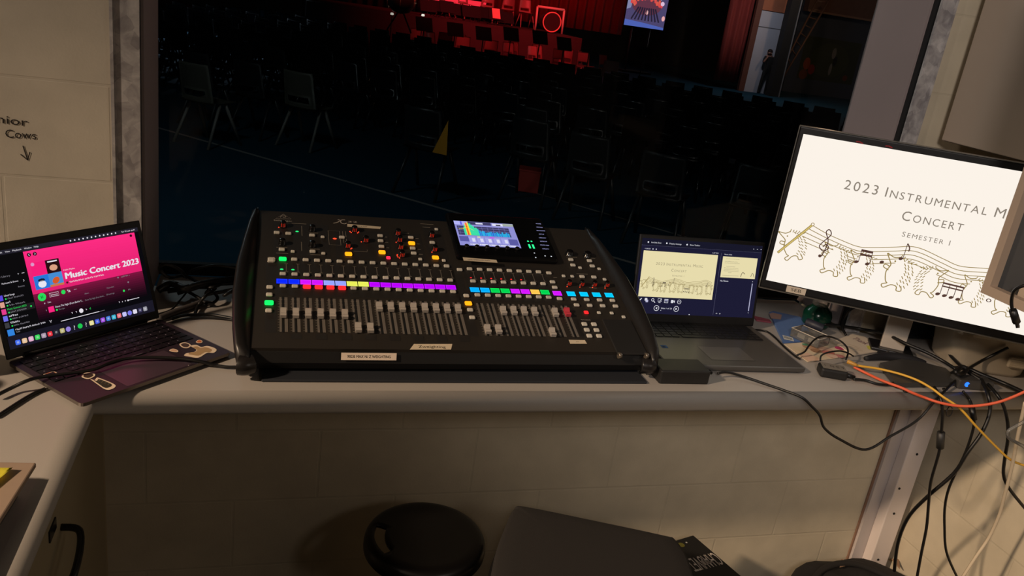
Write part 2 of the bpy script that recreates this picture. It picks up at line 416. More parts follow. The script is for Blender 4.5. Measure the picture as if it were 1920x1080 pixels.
# base cabinet under the left return of the bench
cab = thing('base_cabinet', 'beige laminate base cabinet under the left arm of the bench', 'cabinet', (-0.30, 0.3, 0))
M_cab = mat('beige_laminate', (150, 138, 112), 0.5, noise=0.04, nscale=14)
MB().box((-0.30, 0.1, 0.4835), (0.56, 2.44, 0.775)).build('carcass', M_cab, cab)
MB().box((-0.012, 1.325, 0.4835), (0.020, 0.016, 0.775)).build('edge_panel', mat('beige_edge', (164, 150, 122), 0.5), cab)
dr = MB().box((-0.009, 0.77, 0.47), (0.018, 1.08, 0.74), bev=0.002).build('door', M_cab, cab)
b = MB(); b.tube([(0.0, 0.955, 0.405), (0.028, 0.95, 0.40), (0.036, 0.90, 0.385), (0.030, 0.85, 0.372), (0.0, 0.84, 0.37)], 0.006)
hd = b.build('handle', mat('black_handle', (20, 18, 17), 0.25), dr)
hd.matrix_local = T(0, 0.0, 0.36)
MB().box((0.001, 0.90, 0.80), (0.003, 0.04, 0.02)).build('lock', mat('black_handle', (20, 18, 17)), dr)

# wall cabinet, top right, and the open-fronted cabinet nearer the camera
wc = thing('wall_cabinet', 'plain grey-beige wall cabinet hung high on the right wall beside the window', 'cabinet', (2.05, 1.58, 1.484))
M_wc = mat('warm_grey_laminate', (172, 156, 140), 0.55, noise=0.03, nscale=10)
MB().box((-0.163, 0, 0.40), (0.318, 0.45, 0.80)).build('carcass', M_wc, wc)
MB().box((-0.328, -0.003, 0.40), (0.012, 0.44, 0.795), bev=0.002).build('door', M_wc, wc)
rk = thing('equipment_cabinet', 'grey-brown open-fronted cabinet on the right wall cutting across the big monitor', 'cabinet', (2.05, 1.288, 1.235))
M_rk = mat('rack_frame', (168, 148, 130), 0.5, noise=0.04, nscale=15); M_rkd = mat('rack_inside', (88, 86, 84), 0.7, noise=0.06, nscale=15)
b = MB(); X0 = -0.60
b.box((X0+0.01, -0.009, 0.35), (0.02, 0.018, 0.70)); b.box((X0+0.01, -0.531, 0.35), (0.02, 0.018, 0.70)); b.box((X0+0.01, -0.27, 0.010), (0.02, 0.504, 0.020)); b.box((X0+0.01, -0.27, 0.691), (0.02, 0.504, 0.018))
b.build('front_frame', M_rk, rk)
b = MB(); b.box((-0.29, -0.006, 0.35), (0.58, 0.012, 0.70)); b.box((-0.29, -0.534, 0.35), (0.58, 0.012, 0.70)); b.box((-0.29, -0.27, 0.006), (0.58, 0.516, 0.012)); b.box((-0.29, -0.27, 0.694), (0.58, 0.516, 0.012)); b.box((X0+0.13, -0.27, 0.35), (0.01, 0.516, 0.676))
b.build('housing', M_rkd, rk)
MB().box((X0+0.075, -0.29, 0.027), (0.09, 0.46, 0.028)).build('ledge', mat('rack_ledge', (178, 160, 140), 0.5), rk)

# pencilled note on the block wall, left
cv = Canvas(0.0002); PEN = ink((30, 22, 18))
ft = frame((-0.4842,1.8385,1.2878), (1, 0, 0), (0, 0, 1))
cv.text('Junior', -0.060, 0.020, 0.0165, PEN, width=0.082, rot=-0.05); cv.text('Cows', -0.020, -0.010, 0.0165, PEN, width=0.056, rot=0.02)
cv.stroke([(0.011, -0.024), (0.018, -0.052)], 0.0022, PEN); cv.stroke([(0.006, -0.042), (0.018, -0.053), (0.023, -0.036)], 0.0022, PEN)
nt_ = cv.build('wall_writing', None, ft); tag(nt_, 'handwritten black note with a downward arrow on the block wall left of the window', 'writing')
# ------------------------------------------------------------------ mixing desk
MX_YAW = R(0.7); TILT = R(18.4)
mx = thing('mixing_desk', 'large black digital mixing console with lit colour strips in the middle of the bench', 'mixer', (-0.0315, 1.522, DESK), MX_YAW)
M_pan = mat('mixer_panel', (42, 38, 34), 0.45, noise=0.06, nscale=300, spec=0.35)
M_blk = mat('mixer_black', (20, 19, 19), 0.5); M_chk = mat('mixer_cheek', (26, 24, 24), 0.38)
M_btn = mat('button_grey', (196, 190, 178), 0.5); M_btnoff = M_btn
M_cap = mat('fader_cap_grey', (168, 160, 152), 0.35); M_slot = mat('slot_black', (8, 8, 8), 0.6)
M_knob = mat('knob_black', (16, 15, 15), 0.22)
PM = T(0, 0, 0.06) @ Matrix.Rotation(TILT, 4, 'X')          # panel frame: x across, y up the slope, z off the panel
def pm(u, v, h=0.0): return PM @ T(u, v, h)
ct, st = math.cos(TILT), math.sin(TILT)
# body under the panel
prof = [(0.004, 0.014), (0.478, 0.014), (0.478*ct+0.012, 0.06+0.478*st-0.012), (0.478*ct, 0.06+0.478*st-0.003), (0.010, 0.058), (0.001, 0.052), (-0.004, 0.03)]
b = MB(); b.prism(prof, 0.862, Matrix(((0, 0, 1, 0.012), (1, 0, 0, 0), (0, 1, 0, 0), (0, 0, 0, 1)))); b.build('body', M_blk, mx)
for x in (0.08, 0.45, 0.82):
    for y in (0.05, 0.42): b = MB(); b.cyl((x, y, 0.006), (x, y, 0.016), 0.014); b.build('foot', M_blk, mx)
# top plate
cv = Canvas(0.0002)
cv.rect(0.006, 0.0, 0.880, 0.481, M_pan)
SILK = ink((120, 112, 100)); SILKD = ink((98, 91, 84)); DARK = mat('panel_dark_field', (34, 31, 29), 0.5)
cv.up()
for x0, y0, x1, y1 in ((0.040, 0.045, 0.062, 0.275), (0.458, 0.045, 0.484, 0.28), (0.70, 0.05, 0.735, 0.165)): cv.rect(x0, y0, x1, y1, DARK)
cv.rect(0.056, 0.304, 0.182, 0.437, DARK); cv.rect(0.195, 0.304, 0.325, 0.42, DARK); cv.rect(0.335, 0.304, 0.405, 0.42, DARK); cv.rect(0.415, 0.304, 0.462, 0.455, DARK)
cv.rect(0.062, 0.165, 0.466, 0.30, DARK); cv.rect(0.49, 0.165, 0.70, 0.30, DARK); cv.rect(0.725, 0.045, 0.79, 0.112, DARK)
cv.up()
COLS = [0.0758+0.02503*i for i in range(16)]; BUS = [0.5062+0.02497*i for i in range(8)]
for k, u in enumerate(COLS+BUS+[0.7115]):
    for v0 in range(12): cv.rect(u-0.0105, 0.052+v0*0.0082, u-0.0075, 0.0528+v0*0.0082, SILK)
    cv.rect(u-0.0072, 0.048, u-0.0028, 0.157, SILKD); cv.rect(u+0.0028, 0.048, u+0.0092, 0.157, SILKD)
    for v1 in (0.150, 0.137, 0.124): cv.stroke([(u-0.009, v1), (u+0.009, v1)], 0.0012, SILK)
    if k < 24:
        cv.stroke([(u+0.0035, 0.275), (u+0.0115, 0.275)], 0.001, SILK); cv.stroke([(u+0.0035, 0.246), (u+0.0115, 0.246)], 0.001, SILK); cv.stroke([(u+0.0075, 0.246), (u+0.0075, 0.275)], 0.0016, SILKD)
    if k % 2 and k < 16: cv.rect(u-0.011, 0.027, u+0.011, 0.043, DARK)
for x0, y0, x1, y1 in ((0.181, 0.355, 0.208, 0.412), (0.215, 0.365, 0.222, 0.412)):
    cv.stroke([(x0, y0), (x1, y0), (x1, y1), (x0, y1)], 0.0011, SILK, True)
cv.stroke([(0.236, 0.334), (0.268, 0.334), (0.268, 0.342)], 0.0011, SILK)
for x, y, l in ((0.097, 0.433, 0.034), (0.355, 0.418, 0.022), (0.411, 0.463, 0.034), (0.415, 0.449, 0.02), (0.062, 0.334, 0.024), (0.062, 0.312, 0.026), (0.137, 0.334, 0.022), (0.137, 0.312, 0.022), (0.137, 0.398, 0.02), (0.313, 0.397, 0.008), (0.313, 0.375, 0.008), (0.313, 0.353, 0.008), (0.39, 0.397, 0.008), (0.39, 0.375, 0.008), (0.39, 0.353, 0.008), (0.39, 0.333, 0.01), (0.783, 0.283, 0.03), (0.80, 0.228, 0.02), (0.716, 0.264, 0.01), (0.775, 0.352, 0.03), (0.825, 0.352, 0.03)):
    cv.rect(x, y, x+l, y+0.0016, SILK)
for x in (0.120, 0.118): cv.stroke([(x, 0.385), (x, 0.425)] if x == 0.120 else [(x, 0.325), (x, 0.36)], 0.0012, SILK)
# maker's badge: triangle with a curled ear, and the model mark
W_ = ink((170, 160, 148))
cv.stroke([(0.060, 0.449), (0.078, 0.470), (0.096, 0.452)], 0.0011, W_, True); cv.stroke([(0.071, 0.455), (0.074, 0.462), (0.081, 0.463), (0.084, 0.459), (0.080, 0.456), (0.077, 0.459)], 0.0012, W_, sub=4)
cv.text('behringer', 0.056, 0.440, 0.0058, W_, width=0.043)
cv.stroke([(0.195, 0.444), (0.205, 0.449), (0.216, 0.460), (0.224, 0.461)], 0.0022, W_, sub=4); cv.stroke([(0.206, 0.460), (0.212, 0.458), (0.214, 0.447), (0.222, 0.444), (0.227, 0.448)], 0.0022, W_, sub=4)
cv.text('32', 0.229, 0.4515, 0.0065, W_, width=0.024)
cv.text('MUTE GROUPS', 0.742, 0.1065, 0.0026, W_, width=0.024)
top = cv.build('top_plate', mx, PM)
b = MB(); b.box((0.443, 0.241, -0.004), (0.874, 0.482, 0.007)); b.build('plate_edge', M_pan, mx, PM)
# curved end cheeks
def cheek(side):
    S = [(-0.030, -0.002, -0.020), (-0.022, -0.008, 0.000), (0.0, -0.014, 0.012), (0.05, -0.019, 0.020), (0.15, -0.023, 0.024), (0.25, -0.019, 0.024), (0.35, -0.007, 0.021), (0.42, 0.002, 0.016), (0.475, 0.010, 0.008), (0.49, 0.014, -0.004)]
    rows = []
    for v, u, h in S:
        if side > 0: u = {-0.002: 0.002, -0.008: -0.006}.get(u, u)
        inner = 0.013+max(0, (v-0.05))*0.02
        y = v*ct; zt = 0.06+v*st
        zr = zt+h*ct; yr = y-h*st
        rows.append([(inner, y, zt-0.004), (inner-0.001, y, zt+0.003), (u*0.5+inner*0.5, (y+yr)/2, zr*0.6+zt*0.4+0.004), (u+0.003, yr, zr), (u-0.001, yr, zr-0.003), (u-0.003, yr, zr-0.012), (u+0.002, max(y, -0.02), max(0.02, 0.45*zt)), (u+0.008, max(y, -0.012), 0.010), (inner, max(y, -0.012), 0.010)])
    b = MB(); b.sm = True
    V = [[b.bm.verts.new(Vector((p[0] if side < 0 else 0.886-p[0]*0.85, p[1], p[2]))) for p in r] for r in rows]
    fs = []
    for a, c in zip(V, V[1:]):
        for i in range(len(a)): fs.append(b.bm.faces.new((a[i], a[(i+1) % len(a)], c[(i+1) % len(a)], c[i])))
    fs += [b.bm.faces.new(V[0]), b.bm.faces.new(V[-1])]
    for f in fs: f.smooth = True
    return b.build('end_cheek', M_chk, mx)
cheek(-1); cheek(1)
MB().tube([(-0.006, -0.022, 0.034), (0.004, -0.024, 0.034), (0.018, -0.018, 0.034)], lambda t: 0.020, n=12).build('corner_bumper', mat('bumper_black', (30, 28, 28), 0.3), mx)
MB().tube([(0.858, -0.012, 0.034), (0.872, -0.016, 0.034), (0.882, -0.014, 0.034)], lambda t: 0.018, n=12).build('corner_bumper', mat('bumper_black', (30, 28, 28), 0.3), mx)
# media tray on the right
b = MB(); b.box((0.832, 0.050, 0.001), (0.074, 0.118, 0.005), bev=0.002); b.build('tray_cover', mat('tray_black', (24, 22, 21), 0.6), mx, PM)
for u in (0.800, 0.866):
    b = MB(); b.cyl((u-0.004, -0.011, 0.0), (u+0.004, -0.011, 0.0), 0.007, n=12); b.build('tray_catch', mat('catch_metal', (120, 110, 98), 0.3, 0.6), mx, PM)

# buttons, LEDs, scribble strips
def keycap(w_, d_, h_, m_, name):
    b = MB(); b.box((0, 0, h_/2), (w_, d_, h_), bev=min(w_, d_)*0.22); o = b.build(name, m_, mx); return o
protos = {}
def key(kind, u, v, m_, size=(0.0135, 0.0095, 0.005)):
    k = (kind, m_.name, size)
    if k not in protos:
        protos[k] = keycap(size[0], size[1], size[2], m_, kind); protos[k].matrix_local = pm(u, v)
        return protos[k]
    return put(mx, kind, protos[k], pm(u, v))
GRN = em((20, 255, 95), 1.5); RED = em((255, 38, 40), 1.5); ORG = em((255, 158, 20), 1.6); PNK = em((255, 45, 80), 1.3)
LEDR = em((255, 70, 40), 1.8); LEDG = em((40, 230, 120), 1.2)
SM = (0.0092, 0.0085, 0.004); LIT = (0.0165, 0.0125, 0.005)
for i, u in enumerate(COLS):
    key('select_button', u, 0.289, GRN if i == 0 else M_btn, LIT if i == 0 else (0.0135, 0.0095, 0.005))
    key('solo_button', u, 0.235, M_btn); key('mute_button', u, 0.193, RED if i in (2, 3, 4, 5) else M_btn, (0.017, 0.0125, 0.005) if i in (2, 3, 4, 5) else (0.0135, 0.0095, 0.005))
for i, u in enumerate(BUS):
    key('select_button', u, 0.2815, M_btn); key('solo_button', u, 0.235, M_btn); key('mute_button', u+0.001, 0.184, M_btn)
key('select_button', 0.7075, 0.279, M_btn); key('clear_button', 0.7075, 0.2435, M_btn); key('solo_button', 0.7078, 0.2225, M_btn); key('mute_button', 0.7085, 0.180, M_btn)
for u, v in ((0.0485, 0.187), (0.048, 0.162), (0.047, 0.110)): key('layer_button', u, v, M_btn, (0.0135, 0.011, 0.005))
key('layer_button', 0.0475, 0.1355, GRN, (0.018, 0.014, 0.005)); key('layer_button', 0.051, 0.284, M_btn, (0.0165, 0.016, 0.004))
for v, m_ in ((0.180, M_btn), (0.153, ORG), (0.130, M_btn), (0.104, M_btn)): key('group_button', 0.480, v, m_, (0.0135, 0.0105, 0.005) if m_ is M_btn else LIT)
key('group_button', 0.481, 0.277, M_btn)
for u, v in ((0.063, 0.389), (0.089, 0.388), (0.143, 0.386), (0.074, 0.324), (0.142, 0.322), (0.304, 0.399), (0.303, 0.378), (0.303, 0.355), (0.379, 0.399), (0.378, 0.354), (0.378, 0.334), (0.430, 0.382), (0.212, 0.384), (0.783, 0.339), (0.782, 0.316), (0.834, 0.338), (0.835, 0.316), (0.793, 0.270), (0.825, 0.270)):
    key('section_button', u, v, M_btn)
for u, v in ((0.167, 0.382), (0.098, 0.319), (0.166, 0.317), (0.391, 0.312), (0.449, 0.441), (0.448, 0.311), (0.799, 0.307), (0.851, 0.306), (0.744, 0.270), (0.767, 0.270), (0.852, 0.263), (0.795, 0.133), (0.828, 0.133), (0.8545, 0.120)):
    key('view_button', u, v, M_btn, SM)
for u, v in ((0.223, 0.319), (0.302, 0.332), (0.378, 0.375), (0.429, 0.321)): key('section_button', u, v, ORG, (0.0165, 0.0125, 0.005))
key('view_button', 0.315, 0.312, PNK, (0.010, 0.010, 0.004)); key('view_button', 0.7626, 0.133, RED, (0.011, 0.010, 0.004))
for i in range(4):
    u = 0.7445+0.0336*i; key('assign_button', u, 0.180, M_btn); key('assign_button', u+0.001, 0.1585, M_btn)
for u in (0.7448, 0.7688):
    for v in (0.0905, 0.0705, 0.0503): key('mute_group_button', u, v, M_btn, (0.0135, 0.0115, 0.005))
def strip(u0, u1, v, rgb, k=1.0):
    cv = Canvas(0.0003); cv.rect(u0-0.0006, v-0.0095, u1+0.0006, v+0.0095, M_slot); cv.up(); hi = tuple(min(255, int(c*0.8+60)) for c in rgb)
    cv.rect(u0, v-0.0085, u1, v+0.0085, em(rgb, k)); cv.up(); cv.stroke([(u0+0.0015, v-0.0065), (u1-0.0015, v-0.0065), (u1-0.0015, v+0.0065), (u0+0.0015, v+0.0065)], 0.0007, em(hi, k), True)
    o = cv.build('channel_display', mx, PM @ T(0, 0, 0.0012)); return o
BLU = (10, 40, 255); MAG = (215, 20, 255); MG2 = (190, 0, 255); LAV = (150, 165, 255); YEL = (235, 240, 90); CYA = (0, 175, 255); GRE = (0, 215, 80); AMB = (255, 200, 80); SKY = (0, 205, 255)
for i, c in enumerate([BLU, BLU, MAG, MAG, LAV, LAV, YEL, YEL]+[MG2]*8): strip(0.0622+0.025*i, 0.0857+0.025*i, 0.210, c)
for i, c in enumerate([CYA, CYA, GRE, GRE, MAG, MAG, AMB, GRE]): strip(0.4938+0.02475*i, 0.5160+0.02475*i, 0.204, c)
strip(0.6975, 0.7195, 0.2015, MAG)
for i in range(4): strip(0.7335+0.0333*i, 0.7550+0.0333*i, 0.2015, SKY)
def leds(pts, m_, r=0.0016, name='signal_light', ell=1.8):
    for u, v in pts:
        b = MB(); b.lathe([(0.0, 0.0012), (r*0.7, 0.0010), (r, 0.0)], n=10, sx=ell); b.build(name, m_, mx, pm(u, v, 0.0004))
leds(((0.0735, 0.2535), (0.0975, 0.2535)), LEDG, 0.0022); leds(((0.109, 0.401),), LEDG, 0.0022); leds(((0.195, 0.380),), LEDR, 0.0026)
leds([(u-0.002, 0.250) for u in BUS[:6]], em((255, 40, 45), 1.4), 0.0014)
# faders
b = MB()
for u in COLS+BUS+[0.7115]: b.box((u, 0.103, 0.0004), (0.0034, 0.113, 0.0008))
b.build('fader_slots', M_slot, mx, PM)
def cap(m_):
    b = MB(); pr = [(-0.0115, 0.003), (-0.0115, 0.0105), (-0.0075, 0.0120), (-0.0020, 0.0090), (0.0005, 0.0085), (0.0020, 0.0095), (0.0080, 0.0135), (0.0118, 0.0120), (0.0125, 0.003)]
    b.prism(pr, 0.0120, Matrix(((0, 0, 1, -0.006), (1, 0, 0, 0), (0, 1, 0, 0), (0, 0, 0, 1)))); b.box((0, 0, 0.001), (0.002, 0.008, 0.004))
    return b.build('fader', m_, mx)
cap0 = cap(M_cap); first = True
FV = [0.104]*6+[0.063, 0.062]+[0.132]*8+[0.066, 0.066, 0.130, 0.131, 0.131, 0.130, 0.060, 0.129]
for u, v in zip(COLS+BUS, FV):
    if first: cap0.matrix_local = pm(u, v-0.005); first = False
    else: put(mx, 'fader', cap0, pm(u, v-0.005))
c = cap(mat('fader_cap_red', (196, 60, 74), 0.4)); c.matrix_local = pm(0.7115, 0.126); c.name = 'main_fader'; c['label'] = 'pink-red main fader'
# rotary encoders with light collars
def knob(u, v, lit=None, r=0.0075, h=0.014, glow=False):
    b = MB(); n = 18
    b.lathe([(r*1.12, 0), (r*1.12, 0.002), (r, 0.0025), (r*0.92, h-0.001), (r*0.80, h), (0, h)], n=n)
    if glow:
        b.m(1)
        for k in (-30, 0, 32):
            a = R(-90+k); x, y = math.cos(a)*r*0.985, math.sin(a)*r*0.985
            b.cyl((x, y, 0.003), (x*0.96, y*0.96, h-0.002), 0.0007, n=6)  # emissive ribs imitate the LED collar reflected in the knob side
    k = b.build('rotary_knob', [M_knob, em((200, 40, 20), 0.8, 'knob_led_reflection')], mx, pm(u, v))
    if lit:
        b = MB()
        for a0 in lit:
            a = R(a0); b.cyl((math.cos(a)*r*1.45, math.sin(a)*r*1.45, 0.0003), (math.cos(a)*r*1.45, math.sin(a)*r*1.45, 0.0012), 0.0013, n=8)
        b.build('light_collar', LEDR, k)
    return k
knob(0.077, 0.419, [-150], glow=True); knob(0.144, 0.409); knob(0.075, 0.348); knob(0.142, 0.345)
knob(0.243, 0.416, [-160, -135, -45, -20], glow=True); knob(0.267, 0.376, [-160], glow=True); knob(0.223, 0.350, [-50, -30], glow=True)
knob(0.348, 0.413, glow=True); knob(0.349, 0.385, [-140], glow=True); knob(0.348, 0.355, glow=True); knob(0.348, 0.324, [160, 185, 210, 235], glow=True)
knob(0.432, 0.411, glow=True); knob(0.431, 0.353, [-130], glow=True)
for i in range(4): knob(0.748+0.0335*i, 0.238, [-125], r=0.0068, glow=True)
knob(0.786, 0.364, r=0.010, h=0.012); knob(0.835, 0.361, r=0.010, h=0.012)
# display housing
dm = PM @ T(0, 0, 0.0)
b = MB(); b.box((0.610, 0.409, 0.008), (0.262, 0.186, 0.016), bev=0.006); hs = b.build('display_housing', mat('display_gloss', (8, 8, 9), 0.25), mx, dm)
HZ = 0.0164
def pu(p): return p
q = {'tl': (0.4941,0.4634), 'tr': (0.6515,0.4593), 'br': (0.644,0.3561), 'bl': (0.4893,0.3584)}
x0 = q['tl'][0]; x1 = q['tr'][0]; y0 = q['bl'][1]; y1 = q['tl'][1]
cv = Canvas(0.0001); LC = em((150, 150, 222), 0.9); LD = em((70, 66, 110), 0.8); LW = em((225, 225, 250), 0.95); LK = em((20, 16, 40), 1)
def X(t): return x0+(x1-x0)*t
def Y(t): return y0+(y1-y0)*t
cv.rect(x0, y0, x1, y1, LC); cv.up()
cv.rect(X(0), Y(0.85), X(0.22), Y(1), em((180, 180, 245), 1)); cv.rect(X(0.1), Y(0.85), X(0.13), Y(0.99), em((60, 50, 230), 1)); cv.rect(X(0.22), Y(0.87), X(0.62), Y(0.99), LD); cv.rect(X(0.64), Y(0.87), X(0.82), Y(0.97), LW); cv.rect(X(0.82), Y(0.88), X(1), Y(0.99), em((170, 180, 170), 0.9))
cv.rect(X(0.03), Y(0.42), X(0.90), Y(0.80), LD)
cv.rect(X(0.02), Y(0.16), X(0.17), Y(0.37), em((95, 95, 170), 0.9)); cv.rect(X(0.83), Y(0.10), X(0.98), Y(0.34), em((95, 95, 170), 0.9))
for k in range(5): cv.rect(X(0.17+0.135*k), Y(0.12), X(0.285+0.135*k), Y(0.36), em((170, 170, 240), 0.9))
cv.up()
for k in range(9): cv.rect(X(0.06+0.095*k), Y(0.44), X(0.063+0.095*k), Y(0.79), LC)
for t in (0.52, 0.62, 0.72): cv.rect(X(0.03), Y(t), X(0.90), Y(t+0.008), LC)
cv.rect(X(0.36), Y(0.90), X(0.48), Y(0.96), LW); cv.rect(X(0.70), Y(0.88), X(0.78), Y(0.93), LK)
for k in range(5):
    cv.rect(X(0.20+0.155*k), Y(0.03), X(0.30+0.155*k), Y(0.08), LW); cv.disc(X(0.18+0.155*k), Y(0.055), (x1-x0)*0.016, LW)
    cv.rect(X(0.22+0.135*k), Y(0.16), X(0.27+0.135*k), Y(0.30), LW)
cv.rect(X(0.52), Y(0.33), X(0.60), Y(0.38), em((200, 80, 230), 1)); cv.rect(X(0.32), Y(0.34), X(0.37), Y(0.38), em((230, 230, 140), 1))
rnd = random.Random(3); cv.up()
for k in range(60):
    t = 0.13+k*0.0125
    if t > 0.88: break
    hgt = 0.30*math.exp(-((t-0.19)/0.07)**2)+0.20*math.exp(-((t-0.28)/0.10)**2)+0.12+0.07*rnd.random()
    c = (255, 90, 30) if abs(t-0.19) < 0.012 else (255, 220, 40) if abs(t-0.19) < 0.035 else (60, 230, 170) if t < 0.36 else (40, 180, 230) if rnd.random() < 0.75 else (50, 110, 220)
    cv.rect(X(t), Y(0.42), X(t+0.0115), Y(0.42+hgt), em(c, 1))
cv.stroke([(X(0.05), Y(0.66)), (X(0.12), Y(0.68)), (X(0.17), Y(0.74)), (X(0.22), Y(0.72)), (X(0.30), Y(0.62))], (x1-x0)*0.012, em((240, 220, 60), 1))
cv.build('screen', mx, PM @ T(0, 0, HZ))
cv = Canvas(0.0001); GL = em((50, 255, 150), 1.2); GD = em((10, 110, 50), 0.6)
for p in ((0.6769,0.3903), (0.6863,0.3905)): cv.disc(p[0], p[1], 0.0026, GL)
for p in ((0.6759,0.3685), (0.6859,0.3684)): cv.rect(p[0]-0.0025, p[1]-0.0085, p[0]+0.0025, p[1]+0.0085, GL)
for p in ((0.6818,0.3406), (0.6805,0.3219), (0.7076,0.3306), (0.7239,0.3301)): cv.disc(p[0], p[1], 0.0018, em((235, 240, 250), 1))
TX = em((190, 190, 250), 0.9)
for s_, p in (('HOME', (0.726,0.4729)), ('METERS', (0.7248,0.4567)), ('ROUTING', (0.7245,0.4412)), ('SETUP', (0.7224,0.4252)), ('LIBRARY', (0.7209,0.4087)), ('EFFECTS', (0.7199,0.393)), ('MUTE GRP', (0.7186,0.3767)), ('UTILITY', (0.7171,0.3606))):
    cv.text(s_, p[0], p[1]-0.0016, 0.0036, TX, align='c')
cv.build('lit_legends', mx, PM @ T(0, 0, HZ))
for k in range(6):
    b = MB(); b.lathe([(0.0065, 0), (0.006, 0.006), (0.005, 0.007), (0, 0.007)], n=14); b.build('rotary_knob', M_knob, mx, pm(0.509+0.026*k, 0.352, 0.015))
# label tapes
def tape(name, quad, label, lines, col=(200, 184, 158), h=0.0165):
    cv = Canvas(0.0003); xs = [p[0] for p in quad]; ys = [p[1] for p in quad]
    cv.poly(quad, ink(col)); cv.up()
    for s_, t, hh in lines:
        wd = (max(xs)-min(xs))*t; xc, yc = sum(xs)/4, sum(ys)/4-hh/2
        if isinstance(s_, str): cv.text(s_, xc, yc, hh, ink((25, 20, 18)), align='c', width=wd)
        else: cv.blur([q*wd for q in s_], xc-wd/2, yc, hh, ink((70, 52, 40)))
    o = cv.build(name, mx, PM @ T(0, 0, h)); o['label'] = label; return o
tape('label_tape', [(0.4913,0.3083), (0.5747,0.3039), (0.5754,0.2925), (0.4915,0.2948)], 'cream label tape under the console screen', [([0.2, 0.3, 0.1, 0.22], 0.74, 0.0036)])
tape('label_tape', [(0.2285,0.4441), (0.3102,0.4401), (0.3067,0.4301), (0.2274,0.4322)], 'cream label tape beside the console badge', [([0.32, 0.08, 0.2], 0.62, 0.003)], h=0.0008)
tape('label_tape', [(0.3385,0.0167), (0.421,0.0184), (0.4153,0.001), (0.3274,-0.0005)], 'torn cream tape with handwriting at the console front edge', [('Zweighting', 0.62, 0.007)], h=0.0008)
tape('label_tape', [(0.6912,0.0378), (0.7305,0.0375), (0.732,0.0255), (0.6913,0.0247)], 'short cream label tape by the red fader', [([1.0], 0.18, 0.002)], h=0.0008)
cv = Canvas(0.0003); cv.rect(-0.056, -0.0075, 0.056, 0.0075, ink((224, 206, 190))); cv.up().text('90DB MAX N/ Z WEIGHTING', 0, -0.0028, 0.0056, ink((30, 24, 22)), width=0.088, align='c')
o = cv.build('label_tape', mx, T(0.2445, -0.0062, 0.0465) @ Matrix.Rotation(R(76), 4, 'X')); o['label'] = 'white label tape reading 90DB MAX N/ Z WEIGHTING'
# dark mat it stands on
b = MB(); b.box((0.42, 1.72, DESK+0.003), (0.83, 0.455, 0.006), bev=0.0025); tag(b.build('rubber_mat', mat('navy_mat', (22, 26, 34), 0.8)), 'dark navy mat lying under the mixing console', 'mat')
# ------------------------------------------------------------------ big monitor
BRN = (150, 128, 72)
def hedgehog(cv, x, y, s, m, face=-1, seed=1, lean=0.0, lw=1.0):
    """plain line drawing: round body, pointed snout, feet, dashes for quills"""
    rn = random.Random(seed); wd = s*0.032*lw; c, q = math.cos(lean), math.sin(lean)
    def P(a, b): a *= face*-1; return (x+(a*c-b*q)*s, y+(a*q+b*c)*s)
    cv.stroke([P(*p) for p in ((-0.12, 0.52), (-0.30, 0.48), (-0.52, 0.56), (-0.40, 0.34), (-0.34, 0.20), (-0.42, -0.05), (-0.36, -0.34), (-0.28, -0.42))], wd, m, sub=4)
    cv.stroke([P(*p) for p in ((-0.28, -0.42), (-0.44, -0.50), (-0.36, -0.60), (-0.16, -0.46), (0.02, -0.48), (0.06, -0.62), (0.20, -0.60), (0.16, -0.44))], wd, m, sub=4)
    cv.stroke([P(*p) for p in ((-0.34, 0.14), (-0.50, 0.20), (-0.54, 0.10), (-0.36, 0.02))], wd, m, sub=3)
    cv.disc(*P(-0.24, 0.36), s*0.03, m, 8); cv.disc(*P(-0.52, 0.56), s*0.035, m, 8)
    for j in range(3):
        for k in range(8):
            t = -0.42+0.12*k; a = 0.34*math.sqrt(max(0.05, 1-(t/0.56)**2))-0.11*j+rn.uniform(-0.02, 0.02); b = t+0.03*j+rn.uniform(-0.02, 0.02)
            cv.stroke([P(a, b), P(a+0.06, b-0.085)], wd*0.85, m)
    for k in range(6): cv.stroke([P(-0.12+0.09*k, 0.50-0.025*k), P(-0.07+0.10*k, 0.61-0.04*k)], wd*0.85, m)
def small_caps(cv, words, x, y, H, m, width=None, h2=0.78):
    """caps with taller initials, centred on x, stretched to width"""
    runs = []
    for wd in words:
        for k, ch in enumerate(wd): runs.append((ch.upper(), H if (k == 0 or ch.isdigit()) else H*h2))
        runs.append((' ', H*0.95))
    runs = runs[:-1]; adv = []
    for ch, h in runs: adv.append((h/0.7)*(0.30 if ch == ' ' else text_geo(ch)[2]+0.16))
    tot = sum(adv); k = 1.0 if width is None else width/tot; p = x-tot*k/2
    for (ch, h), a in zip(runs, adv):
        if ch != ' ': cv.text(ch, p, y, h, m, sx=k)
        p += a*k
